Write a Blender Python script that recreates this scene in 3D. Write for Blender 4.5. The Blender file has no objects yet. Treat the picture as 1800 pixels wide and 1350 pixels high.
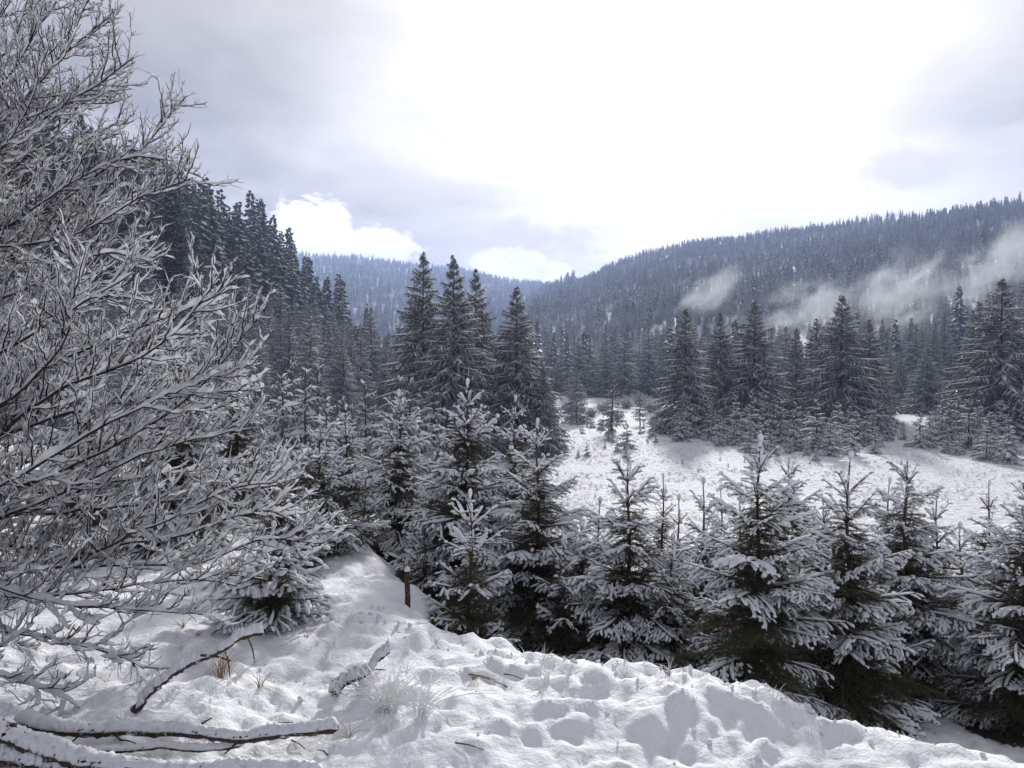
import bpy, math, time
import numpy as np
from mathutils import Matrix, Vector

T0 = time.time()
S = bpy.context.scene
COL = S.collection
PI = math.pi

# ------------------------------------------------------------------ camera
F = 1413.0
PITCH = math.radians(1.0)
cam_d = bpy.data.cameras.new('camera')
cam_d.sensor_width = 36.0
cam_d.lens = 36.0 * F / 1800.0
cam_d.clip_start = 0.05
cam_d.clip_end = 9000.0
cam = bpy.data.objects.new('camera', cam_d)
COL.objects.link(cam)
cam.location = (0, 0, 0)
cam.rotation_euler = (PI / 2 - PITCH, 0, 0)
S.camera = cam


def at(px, py, Y):
    """the place that lies Y metres ahead and is seen at this spot of the picture (1800 x 1350)"""
    a, b = (px - 900.0) / F, (675.0 - py) / F
    y = math.cos(PITCH) + b * math.sin(PITCH)
    z = -math.sin(PITCH) + b * math.cos(PITCH)
    return np.array([a / y * Y, Y, z / y * Y])


# ------------------------------------------------------------------ world, sun, exposure
SUN_EL, SUN_AZ = math.radians(22.0), math.radians(12.0)      # azimuth to the right of +Y
SUND = np.array([math.sin(SUN_AZ) * math.cos(SUN_EL), math.cos(SUN_AZ) * math.cos(SUN_EL), math.sin(SUN_EL)])
W = bpy.data.worlds.new('World')
S.world = W
W.use_nodes = True
nt = W.node_tree
nt.nodes.clear()


class NB:
    """small helper to write node maths"""
    def __init__(s, nt): s.nt = nt
    def new(s, t, **k):
        n = s.nt.nodes.new(t)
        for a, b in k.items(): setattr(n, a, b)
        return n
    def put(s, sock, v):
        if hasattr(v, 'is_output') or isinstance(v, bpy.types.NodeSocket): s.nt.links.new(v, sock)
        else: sock.default_value = v
    def m(s, op, a, b=0.0, c=0.0, clamp=False):
        n = s.new('ShaderNodeMath', operation=op, use_clamp=clamp)
        s.put(n.inputs[0], a); s.put(n.inputs[1], b); s.put(n.inputs[2], c)
        return n.outputs[0]
    def ss(s, v, lo, hi, a=0.0, b=1.0):
        n = s.new('ShaderNodeMapRange', interpolation_type='SMOOTHSTEP', clamp=True)
        for i, q in enumerate((v, lo, hi, a, b)): s.put(n.inputs[i], q)
        return n.outputs[0]
    def mix(s, f, a, b):
        n = s.new('ShaderNodeMix', data_type='RGBA')
        s.put(n.inputs[0], f); s.put(n.inputs[6], a); s.put(n.inputs[7], b)
        return n.outputs[2]
    def noise(s, vec, scale, detail=4.0, rough=0.5, dist=0.0):
        n = s.new('ShaderNodeTexNoise')
        s.put(n.inputs['Vector'], vec)
        n.inputs['Scale'].default_value = scale; n.inputs['Detail'].default_value = detail
        n.inputs['Roughness'].default_value = rough; n.inputs['Distortion'].default_value = dist
        return n.outputs[0]
    def xyz(s, x, y, z=0.0):
        n = s.new('ShaderNodeCombineXYZ')
        for i, q in enumerate((x, y, z)): s.put(n.inputs[i], q)
        return n.outputs[0]
    def grey(s, v, tint=(1, 1, 1)):
        n = s.new('ShaderNodeCombineColor')
        for i in range(3): s.put(n.inputs[i], s.m('MULTIPLY', v, tint[i]))
        return n.outputs[0]


n = NB(nt)
tc = n.new('ShaderNodeTexCoord').outputs['Generated']
sep = n.new('ShaderNodeSeparateXYZ'); nt.links.new(tc, sep.inputs[0])
X, Y_, Z = sep.outputs
sky = n.new('ShaderNodeTexSky', sky_type='NISHITA', sun_disc=False)
sky.sun_elevation = SUN_EL
sky.sun_rotation = SUN_AZ
sky.altitude = 900
# how far a direction is from the sun
vd = n.new('ShaderNodeVectorMath', operation='DOT_PRODUCT')
nt.links.new(tc, vd.inputs[0]); vd.inputs[1].default_value = tuple(SUND)
ang = n.m('ARCCOSINE', n.m('MINIMUM', vd.outputs['Value'], 1.0))
# a flat cloud deck: the direction is carried to the plane of the clouds
zz = n.m('ADD', n.m('MAXIMUM', Z, 0.0), 0.13)
pl = n.xyz(n.m('DIVIDE', X, zz), n.m('DIVIDE', Y_, zz))
n1 = n.noise(pl, 0.8, 6.0, 0.52, 0.4)
n2 = n.noise(pl, 2.6, 5.0, 0.5, 0.6)
glow = n.m('EXPONENT', n.m('MULTIPLY', n.m('POWER', n.m('DIVIDE', ang, 0.335), 2.0), -1.0))
base = n.m('ADD', n.m('ADD', 0.365, n.m('MULTIPLY', n.m('SUBTRACT', n1, 0.5), 1.25)), n.m('MULTIPLY', n.m('SUBTRACT', n2, 0.5), 0.30))
wide = n.m('EXPONENT', n.m('MULTIPLY', n.m('POWER', n.m('DIVIDE', ang, 0.8), 2.0), -1.0))
lum = n.m('ADD', n.m('ADD', base, n.m('MULTIPLY', wide, 0.08)), n.m('MULTIPLY', glow, 1.02))
deck = n.grey(lum, (10.2, 9.85, 9.65))
cover = n.ss(n1, 0.22, 0.40, 0.72, 1.0)
col = n.mix(cover, sky.outputs[0], deck)
# heaped clouds low over the hills
az = n.m('ARCTAN2', X, Y_)
el = n.m('ARCSINE', n.m('MINIMUM', n.m('MAXIMUM', Z, -1.0), 1.0))
cl = n.xyz(az, n.m('MULTIPLY', el, 1.4))
nz = n.noise(cl, 30.0, 8.0, 0.6, 0.4)
nz2 = n.noise(cl, 22.0, 6.0, 0.6, 0.2)


def heap(px, py, wx, wy, amp=2.6, soft=0.5):
    a0 = math.atan((px - 900) / F); e0 = math.atan((650 - py) / F)
    qa = n.m('POWER', n.m('DIVIDE', n.m('SUBTRACT', az, a0), wx / F), 2.0)
    qe = n.m('POWER', n.m('DIVIDE', n.m('SUBTRACT', el, e0), wy / F), 2.0)
    f = n.m('SUBTRACT', n.m('ADD', 1.0, n.m('MULTIPLY', n.m('SUBTRACT', nz, 0.5), amp)), n.m('ADD', qa, qe))
    return n.ss(f, 0.0, soft)


white = n.grey(n.m('ADD', n.m('ADD', 1.15, n.m('MULTIPLY', n.m('SUBTRACT', nz2, 0.5), 0.8)), n.m('MULTIPLY', n.ss(el, 0.12, 0.21), 0.22)), (9.95, 9.85, 9.8))
grey = n.grey(n.m('ADD', 0.62, n.m('MULTIPLY', nz2, 0.2)), (10.4, 9.8, 9.2))
hp = n.m('MAXIMUM', n.m('MAXIMUM', heap(548, 440, 82, 92), heap(655, 455, 95, 62)), n.m('MAXIMUM', n.m('MAXIMUM', heap(895, 470, 88, 36), heap(955, 482, 62, 26))))
gp = n.m('MAXIMUM', n.m('MULTIPLY', heap(930, 425, 170, 50, 2.2, 1.0), 0.9), n.m('MAXIMUM', heap(1600, 335, 95, 40, 2.0, 0.9), heap(1790, 305, 80, 26, 2.0, 0.9)))
gp = n.m('MAXIMUM', gp, n.m('MULTIPLY', heap(640, 350, 330, 40, 2.2, 1.2), 0.55))
gp = n.m('MAXIMUM', gp, n.m('MULTIPLY', heap(1740, 190, 120, 60, 2.4, 1.4), 0.5))
col = n.mix(n.m('MULTIPLY', gp, 0.8), col, grey)
col = n.mix(n.m('MULTIPLY', hp, 0.95), col, white)
bg = n.new('ShaderNodeBackground')
nt.links.new(col, bg.inputs[0]); bg.inputs[1].default_value = 0.1
out = n.new('ShaderNodeOutputWorld'); nt.links.new(bg.outputs[0], out.inputs[0])

sd = bpy.data.lights.new('sun', 'SUN')
sd.energy = 4.4
sd.angle = math.radians(4.0)
sd.color = (1.0, 0.985, 0.96)
sun = bpy.data.objects.new('sun', sd)
COL.objects.link(sun)
sun.rotation_euler = Vector((-SUND[0], -SUND[1], -SUND[2])).to_track_quat('-Z', 'Y').to_euler()

S.view_settings.view_transform = 'Standard'
S.view_settings.look = 'None'
S.view_settings.gamma = 1.0
S.view_settings.use_curve_mapping = False
S.view_settings.exposure = 0.34
S.render.engine = 'CYCLES'
S.cycles.max_bounces = 8
S.cycles.diffuse_bounces = 5
S.cycles.glossy_bounces = 2
S.cycles.transmission_bounces = 3
S.cycles.volume_bounces = 1
S.cycles.transparent_max_bounces = 4
S.cycles.use_adaptive_sampling = True
S.cycles.adaptive_threshold = 0.02

# ------------------------------------------------------------------ noise and geometry helpers
_pr = np.random.RandomState(5)
PERM = np.concatenate([_pr.permutation(256)] * 2)
GA = _pr.rand(256) * 2 * PI
GX, GY = np.cos(GA), np.sin(GA)


def pn(x, y):
    xi, yi = np.floor(x).astype(int), np.floor(y).astype(int)
    xf, yf = x - xi, y - yi
    u, v = xf**3 * (xf * (xf * 6 - 15) + 10), yf**3 * (yf * (yf * 6 - 15) + 10)
    def g(a, b, dx, dy):
        h = PERM[(PERM[(xi + a) & 255] + yi + b) & 255]
        return GX[h] * dx + GY[h] * dy
    a = g(0, 0, xf, yf) * (1 - u) + g(1, 0, xf - 1, yf) * u
    b = g(0, 1, xf, yf - 1) * (1 - u) + g(1, 1, xf - 1, yf - 1) * u
    return (a * (1 - v) + b * v) * 1.5


def sabs(v):
    return np.sqrt(v * v + 0.012) - 0.11


def sst(x, a, b):
    t = np.clip((x - a) / (b - a), 0, 1)
    return t * t * (3 - 2 * t)


def nrm(v):
    return v / np.maximum(np.linalg.norm(v, axis=-1, keepdims=True), 1e-9)


class G:
    """collects triangles and quads, then makes one mesh of them"""
    def __init__(s): s.v, s.f3, s.f4, s.n = [], [], [], 0
    def add(s, v, f3=None, f4=None):
        v = np.asarray(v, float).reshape(-1, 3)
        if f3 is not None and len(f3): s.f3.append(np.asarray(f3, int).reshape(-1, 3) + s.n)
        if f4 is not None and len(f4): s.f4.append(np.asarray(f4, int).reshape(-1, 4) + s.n)
        s.v.append(v); s.n += len(v)
    def merge(s, g, M=None):
        v, f3, f4 = g.arrays()
        if M is not None: v = v @ M[:3, :3].T + M[:3, 3]
        s.add(v, f3, f4)
    def arrays(s):
        v = np.concatenate(s.v) if s.v else np.zeros((0, 3))
        return (v, np.concatenate(s.f3) if s.f3 else np.zeros((0, 3), int), np.concatenate(s.f4) if s.f4 else np.zeros((0, 4), int))
    def mesh(s, name, mat, smooth=True):
        v, f3, f4 = s.arrays()
        me = bpy.data.meshes.new(name)
        me.vertices.add(len(v)); me.vertices.foreach_set('co', v.astype(np.float32).ravel())
        nl = f3.size + f4.size
        me.loops.add(nl); me.loops.foreach_set('vertex_index', np.concatenate([f3.ravel(), f4.ravel()]).astype(np.int32))
        npoly = len(f3) + len(f4)
        st = np.concatenate([np.arange(len(f3)) * 3, len(f3) * 3 + np.arange(len(f4)) * 4]).astype(np.int32)
        me.polygons.add(npoly); me.polygons.foreach_set('loop_start', st)
        me.polygons.foreach_set('use_smooth', np.full(npoly, smooth))
        me.update(calc_edges=True)
        if mat is not None:
            me.materials.append(mat)
        return me


def frames(P):
    T = nrm(np.gradient(P, axis=1))
    Zv = np.zeros_like(T); Zv[..., 2] = 1
    s = np.cross(T, Zv)
    bad = np.linalg.norm(s, axis=-1) < 0.12
    s[bad] = np.cross(T, np.array([0.3, 1.0, 0.0]))[bad]
    s = nrm(s)
    u = np.cross(s, T)
    return T, s, u


def grid_faces(B, nn, k, closed=True):
    b, i, j = np.meshgrid(np.arange(B), np.arange(nn - 1), np.arange(k if closed else k - 1), indexing='ij')
    j2 = (j + 1) % k
    o = b * nn * k
    return np.stack([o + i * k + j, o + i * k + j2, o + (i + 1) * k + j2, o + (i + 1) * k + j], -1).reshape(-1, 4)


def tubes(g, P, R, k=4):
    """round tubes along many lines at once: P (B,n,3), R (B,n)"""
    P = np.asarray(P, float); R = np.asarray(R, float)
    if len(P) == 0: return
    B, nn, _ = P.shape
    T, s, u = frames(P)
    a = np.arange(k) / k * 2 * PI
    V = P[:, :, None] + R[:, :, None, None] * (np.cos(a)[None, None, :, None] * s[:, :, None] + np.sin(a)[None, None, :, None] * u[:, :, None])
    g.add(V, None, grid_faces(B, nn, k))


def snow_tubes(g, P, Wd, Hh, k=6, sink=0.25):
    """rolls of snow lying on the upper side of many lines: half width Wd, height Hh (B,n)"""
    P = np.asarray(P, float)
    if len(P) == 0: return
    B, nn, _ = P.shape
    T, s, u = frames(P)
    u = np.where(u[..., 2:3] < 0, -u, u)
    a = np.arange(k) / k * 2 * PI
    sa = np.where(np.sin(a) < 0, np.sin(a) * sink, np.sin(a))
    V = P[:, :, None] + Wd[:, :, None, None] * np.cos(a)[None, None, :, None] * s[:, :, None] + Hh[:, :, None, None] * sa[None, None, :, None] * u[:, :, None]
    g.add(V, None, grid_faces(B, nn, k))


def needles(g, P, per, ln, wd, rng, down=0.0):
    """short flat needles all round many twigs"""
    P = np.asarray(P, float)
    B, nn, _ = P.shape
    if B == 0: return
    L = np.linalg.norm(np.diff(P, axis=1), axis=-1).sum(1)
    cnt = np.maximum((L * per).astype(int), 2)
    b = np.repeat(np.arange(B), cnt)
    N = len(b)
    t = rng.rand(N) * (nn - 1.001)
    i = t.astype(int); f = (t - i)[:, None]
    p = P[b, i] * (1 - f) + P[b, i + 1] * f
    T, s, u = frames(P)
    T, s, u = T[b, i], s[b, i], u[b, i]
    a = rng.rand(N) * 2 * PI
    rad = np.cos(a)[:, None] * s + np.sin(a)[:, None] * u
    l = ln * (0.7 + 0.6 * rng.rand(N))[:, None]
    tip = p + l * (0.55 * T + 0.8 * rad) - np.array([0, 0, down]) * l
    w = wd * np.cross(nrm(tip - p), nrm(rng.randn(N, 3)))
    V = np.stack([p - w, p + w, tip], 1)
    g.add(V, np.arange(N * 3).reshape(-1, 3))


def link(name, me, parent=None, M=None, **props):
    o = bpy.data.objects.new(name, me)
    COL.objects.link(o)
    if parent is not None: o.parent = parent
    if M is not None: o.matrix_local = M
    for k_, v_ in props.items(): o[k_] = v_
    return o


def root(name, label, cat, loc=(0, 0, 0), rz=0.0, sc=1.0, group=None):
    o = bpy.data.objects.new(name, None)
    COL.objects.link(o)
    o.location = tuple(float(q) for q in loc); o.rotation_euler = (0, 0, rz)
    o.scale = (sc, sc, sc)
    o.empty_display_size = 0.2
    o['label'] = label; o['category'] = cat
    if group: o['group'] = group
    return o


# ------------------------------------------------------------------ materials
def material(name):
    m = bpy.data.materials.new(name); m.use_nodes = True
    m.node_tree.nodes.clear()
    b = NB(m.node_tree)
    b.mat = m
    b.out = b.new('ShaderNodeOutputMaterial')
    return b


def principled(b, colr, rough=0.6, normal=None, spec=0.3):
    p = b.new('ShaderNodeBsdfPrincipled')
    b.put(p.inputs['Base Color'], colr if not isinstance(colr, tuple) else (*colr, 1.0))
    p.inputs['Roughness'].default_value = rough
    p.inputs['Specular IOR Level'].default_value = spec
    if normal is not None: b.put(p.inputs['Normal'], normal)
    return p


def bump(b, h, dist, strength=1.0, normal=None):
    q = b.new('ShaderNodeBump')
    q.inputs['Distance'].default_value = dist; q.inputs['Strength'].default_value = strength
    b.put(q.inputs['Height'], h)
    if normal is not None: b.put(q.inputs['Normal'], normal)
    return q.outputs[0]


def snow_ground_mat():
    b = material('snow on ground')
    pos = b.new('ShaderNodeNewGeometry').outputs['Position']
    big = b.noise(pos, 2.4, 5.0, 0.6, 0.3)
    fine = b.noise(pos, 26.0, 4.0, 0.65)
    grain = b.noise(pos, 220.0, 2.0, 0.6)
    sp_ = b.new('ShaderNodeSeparateXYZ'); b.put(sp_.inputs[0], pos)
    tus = b.noise(pos, 3.2, 4.0, 0.62, 0.4)
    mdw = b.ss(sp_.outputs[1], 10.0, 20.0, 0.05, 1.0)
    hum = b.m('ADD', b.m('MULTIPLY', b.m('MULTIPLY', tus, mdw), 0.30), b.m('MULTIPLY', big, 0.045))
    nn_ = bump(b, grain, 0.004, 0.6, bump(b, fine, 0.014, 0.75, bump(b, hum, 1.0, 1.0)))
    c = b.mix(b.ss(b.noise(pos, 7.0, 5.0, 0.7), 0.60, 0.74), (0.80, 0.81, 0.84, 1), (0.70, 0.70, 0.70, 1))
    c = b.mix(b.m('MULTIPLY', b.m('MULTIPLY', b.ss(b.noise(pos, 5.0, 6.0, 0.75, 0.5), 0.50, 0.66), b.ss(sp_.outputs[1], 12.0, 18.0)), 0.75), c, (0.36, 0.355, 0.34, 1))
    at_ = b.new('ShaderNodeAttribute', attribute_name='litter_shade')
    litter_sh = b.ss(b.m('ADD', at_.outputs['Fac'], b.m('MULTIPLY', b.m('SUBTRACT', fine, 0.5), 0.7)), 0.45, 0.6)
    c = b.mix(litter_sh, c, (0.05, 0.04, 0.028, 1))  # bare needle floor, coloured near black to carry the shade under the spruces
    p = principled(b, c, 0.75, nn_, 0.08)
    b.nt.links.new(p.outputs[0], b.out.inputs[0])
    return b.mat


def snow_mat():
    b = material('snow on branches')
    pos = b.new('ShaderNodeNewGeometry').outputs['Position']
    nn_ = bump(b, b.noise(pos, 90.0, 4.0, 0.6), 0.008, 0.6)
    p = principled(b, (0.84, 0.855, 0.885), 0.7, nn_, 0.1)
    t = b.new('ShaderNodeBsdfTranslucent'); t.inputs[0].default_value = (0.8, 0.83, 0.88, 1)
    mx = b.new('ShaderNodeMixShader'); mx.inputs[0].default_value = 0.22
    b.nt.links.new(p.outputs[0], mx.inputs[1]); b.nt.links.new(t.outputs[0], mx.inputs[2])
    b.nt.links.new(mx.outputs[0], b.out.inputs[0])
    return b.mat


def thin_snow_mat():
    b = material('thin snow on twigs')
    pos = b.new('ShaderNodeNewGeometry').outputs['Position']
    nn_ = bump(b, b.noise(pos, 120.0, 4.0, 0.6), 0.008, 0.7)
    p = principled(b, (0.93, 0.935, 0.945), 0.7, nn_, 0.1)
    t = b.new('ShaderNodeBsdfTranslucent'); t.inputs[0].default_value = (0.92, 0.93, 0.95, 1)
    mx = b.new('ShaderNodeMixShader'); mx.inputs[0].default_value = 0.58
    b.nt.links.new(p.outputs[0], mx.inputs[1]); b.nt.links.new(t.outputs[0], mx.inputs[2])
    b.nt.links.new(mx.outputs[0], b.out.inputs[0])
    return b.mat


def needle_mat(name, c1, c2, scale):
    b = material(name)
    pos = b.new('ShaderNodeNewGeometry').outputs['Position']
    c = b.mix(b.noise(pos, scale, 3.0), (*c1, 1), (*c2, 1))
    p = principled(b, c, 0.55, None, 0.35)
    b.nt.links.new(p.outputs[0], b.out.inputs[0])
    return b.mat


def bark_mat(name, c1, c2, scale, frost=0.0):
    b = material(name)
    pos = b.new('ShaderNodeNewGeometry')
    nz_ = b.noise(pos.outputs['Position'], scale, 5.0, 0.65, 0.5)
    c = b.mix(nz_, (*c1, 1), (*c2, 1))
    if frost:
        c = b.mix(b.ss(b.noise(pos.outputs['Position'], scale * 0.7, 4.0, 0.7), 0.55, 0.66, 0.0, frost), c, (0.8, 0.81, 0.84, 1))
    p = principled(b, c, 0.85, bump(b, nz_, 0.01, 0.8), 0.2)
    b.nt.links.new(p.outputs[0], b.out.inputs[0])
    return b.mat


M_GROUND = snow_ground_mat()
M_SNOW = snow_mat()
M_THIN = thin_snow_mat()
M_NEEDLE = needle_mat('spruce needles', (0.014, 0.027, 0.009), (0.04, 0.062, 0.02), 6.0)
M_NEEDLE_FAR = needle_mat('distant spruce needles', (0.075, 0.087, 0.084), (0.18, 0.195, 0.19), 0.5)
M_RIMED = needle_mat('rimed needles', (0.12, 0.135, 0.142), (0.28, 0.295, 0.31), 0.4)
M_FIR = needle_mat('fir needles', (0.014, 0.022, 0.016), (0.03, 0.042, 0.03), 0.5)
M_BARK = bark_mat('spruce bark', (0.05, 0.032, 0.022), (0.16, 0.095, 0.06), 40.0)
M_TWIG = bark_mat('bare twig bark', (0.014, 0.009, 0.011), (0.055, 0.036, 0.036), 30.0)
M_LOG = bark_mat('log bark', (0.018, 0.011, 0.009), (0.10, 0.06, 0.045), 28.0, 0.8)
M_FROST = needle_mat('frosted twigs', (0.30, 0.29, 0.30), (0.62, 0.62, 0.65), 0.4)
M_STRAW = needle_mat('dry grass', (0.20, 0.14, 0.07), (0.42, 0.34, 0.2), 12.0)
M_RIME = needle_mat('rimed grass', (0.62, 0.61, 0.58), (0.82, 0.83, 0.85), 9.0)

# ------------------------------------------------------------------ the terrain
CREST = np.array([[9.0, -1.0], [4.2, 1.6], [2.9, 2.9], [2.25, 3.53], [1.90, 3.84], [1.55, 3.99], [1.21, 4.27], [0.79, 4.49], [0.33, 4.71], [-0.18, 5.03], [-0.78, 5.52],
                  [-1.05, 6.2], [-1.35, 7.4], [-1.9, 9.2], [-3.2, 13.0], [-6.5, 19.0], [-14.0, 27.0], [-30.0, 36.0], [-60, 40]])


def crest_dist(x, y):
    """signed distance to the edge of the bank: positive on the valley side"""
    best = np.full(x.shape, 1e9); sgn = np.ones(x.shape)
    for a, b in zip(CREST[:-1], CREST[1:]):
        d = b - a
        t = np.clip(((x - a[0]) * d[0] + (y - a[1]) * d[1]) / (d @ d), 0, 1)
        qx, qy = x - a[0] - t * d[0], y - a[1] - t * d[1]
        q = qx * qx + qy * qy
        c = d[0] * (y - a[1]) - d[1] * (x - a[0])
        m = q < best
        best = np.where(m, q, best); sgn = np.where(m, np.where(c < 0, 1.0, -1.0), sgn)
    return np.sqrt(best) * sgn


def bear(px):
    return math.atan((px - 900.0) / F)


def ridge(th, pts):
    return np.interp(th, [bear(p[0]) for p in pts], [p[1] for p in pts]), np.interp(th, [bear(p[0]) for p in pts], [p[2] for p in pts])


def hills(x, y):
    """heights of the wooded hills, one array each: on the left, on the right, far away"""
    r = np.hypot(x, y); th = np.arctan2(x, y)
    wob = 4 * pn(x / 60, y / 60) + 2 * pn(x / 24 + 5, y / 24)
    ramp = sst(y, 30, 120)
    up_ = np.maximum(0, -x - 27 + 2.5 * pn(x / 30, y / 30))
    left = -5.2 + np.minimum(0.93 * up_, 23.5 + 0.12 * up_) * ramp - np.maximum(0, y - 190) * 0.35
    # (picture column, distance of the ridge, tangent of its elevation)
    R, tn = ridge(th, [(700, 1300, -0.02), (800, 1250, 0.02), (880, 1220, 0.075), (950, 1200, 0.108), (1000, 1150, 0.120), (1100, 1080, 0.148), (1200, 1000, 0.164), (1500, 850, 0.180), (1800, 720, 0.190), (2300, 560, 0.21), (4000, 500, 0.22)])
    r0 = np.interp(th, [bear(800), bear(1000), bear(1200), bear(1500), bear(1800), bear(2400)], [230, 160, 140, 135, 125, 90])
    H = tn * R - 14
    t = np.clip((r - r0) / (R - r0), 0, 1)
    right = -5.2 + (H + 5.2) * t**1.12 - np.maximum(0, r - R) * 0.12 + wob * sst(r, 150, 400)
    right = np.where(th < bear(700), -50, right)
    R2, tn2 = ridge(th, [(-600, 1700, 0.13), (300, 1750, 0.142), (500, 1800, 0.145), (640, 1800, 0.143), (800, 1750, 0.131), (900, 1700, 0.117), (990, 1700, 0.112), (1100, 1700, 0.09), (1300, 1700, 0.02)])
    t2 = np.clip((r - 420) / (R2 - 420), 0, 1)
    far = -5.2 + (tn2 * R2 - 15 + 5.2) * t2**1.1 - np.maximum(0, r - R2) * 0.1 + wob * sst(r, 420, 700)
    back = np.abs(th) > 1.25
    left = np.where(back, -60, left); right = np.where(back, -60, right); far = np.where(back, -60, far)
    return left, right, far


_fr = np.random.RandomState(11)
DENTS = []
for _ in range(170):      # trodden and slumped hollows in the snow of the bank
    s_ = _fr.rand()
    DENTS.append((_fr.uniform(-2.4, 2.2), _fr.uniform(2.6, 8.5), _fr.uniform(0.05, 0.11), _fr.uniform(0.07, 0.15), _fr.uniform(0, PI), _fr.uniform(0.012, 0.040) * (1 if s_ < 0.75 else -1.0)))


def height(x, y, fine=True):
    x = np.asarray(x, float); y = np.asarray(y, float)
    d = crest_dist(x, y) + 0.16 * pn(x / 0.55, y / 0.55) + 0.05 * pn(x / 0.2, y / 0.2)
    r = np.hypot(x, y)
    plat = -1.72 - 0.055 * np.clip(y - 4.5, 0, 22) + 0.25 * sst(-x, 8, 20)
    dd = np.maximum(d, 0)
    plat = plat - 0.10 * sst(x, 1.3, 2.4) * (1 - sst(y, 5, 8))
    z = plat - (1.15 - 0.22 * sst(x, 1.6, 3.0)) * sst(dd, 0.0, 1.7) - 0.10 * np.clip(dd - 1.4, 0, 60)
    z = z + 0.05 * np.exp(-((d + 0.18) / 0.25)**2)
    floor_ = -5.0 + 0.25 * pn(x / 22, y / 22) + 0.12 * pn(x / 6, y / 6) + 0.006 * np.clip(y - 60, 0, 200)
    k = 0.35
    z = np.logaddexp(z / k, floor_ / k) * k            # the slope runs out softly into the meadow
    if fine:
        near = 1 - sst(r, 9, 20)
        dm = 0.05 * (0.35 + near) * pn(x / 0.9, y / 0.9)
        lum_ = (0.046 * sabs(pn(x / 0.40, y / 0.34) + 0.25 * pn(x / 0.11, y / 0.11)) + 0.055 * sabs(pn(x / 0.19 + 9, y / 0.17)) + 0.018 * pn(x / 0.08, y / 0.08) + 0.008 * pn(x / 0.035, y / 0.035)) * near - 0.03 * near
        rim = np.exp(-((d + 0.1) / 0.45)**2)
        cl_ = 0.055 * rim * np.maximum(0, pn(x / 0.13, y / 0.13)) * near
        z = z + dm + lum_ * (0.75 + 0.4 * pn(x / 1.7, y / 1.7)) + cl_
        for (ax, ay, sx, sy, an, dp) in DENTS:
            m = (np.abs(x - ax) < 0.5) & (np.abs(y - ay) < 0.5)
            if m.any():
                ca, sa = math.cos(an), math.sin(an)
                ux, uy = (x[m] - ax) * ca + (y[m] - ay) * sa, -(x[m] - ax) * sa + (y[m] - ay) * ca
                z[m] -= dp * np.exp(-((ux / sx)**2 + (uy / sy)**2)**1.3)
        z = z + 0.05 * pn(x / 0.8, y / 0.8) * sst(r, 9, 20) * (1 - sst(r, 60, 110))
    hl = hills(x, y)
    return np.maximum.reduce([z, *hl])


def ground_z(x, y):
    return float(height(np.array([x]), np.array([y]))[0])


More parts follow.
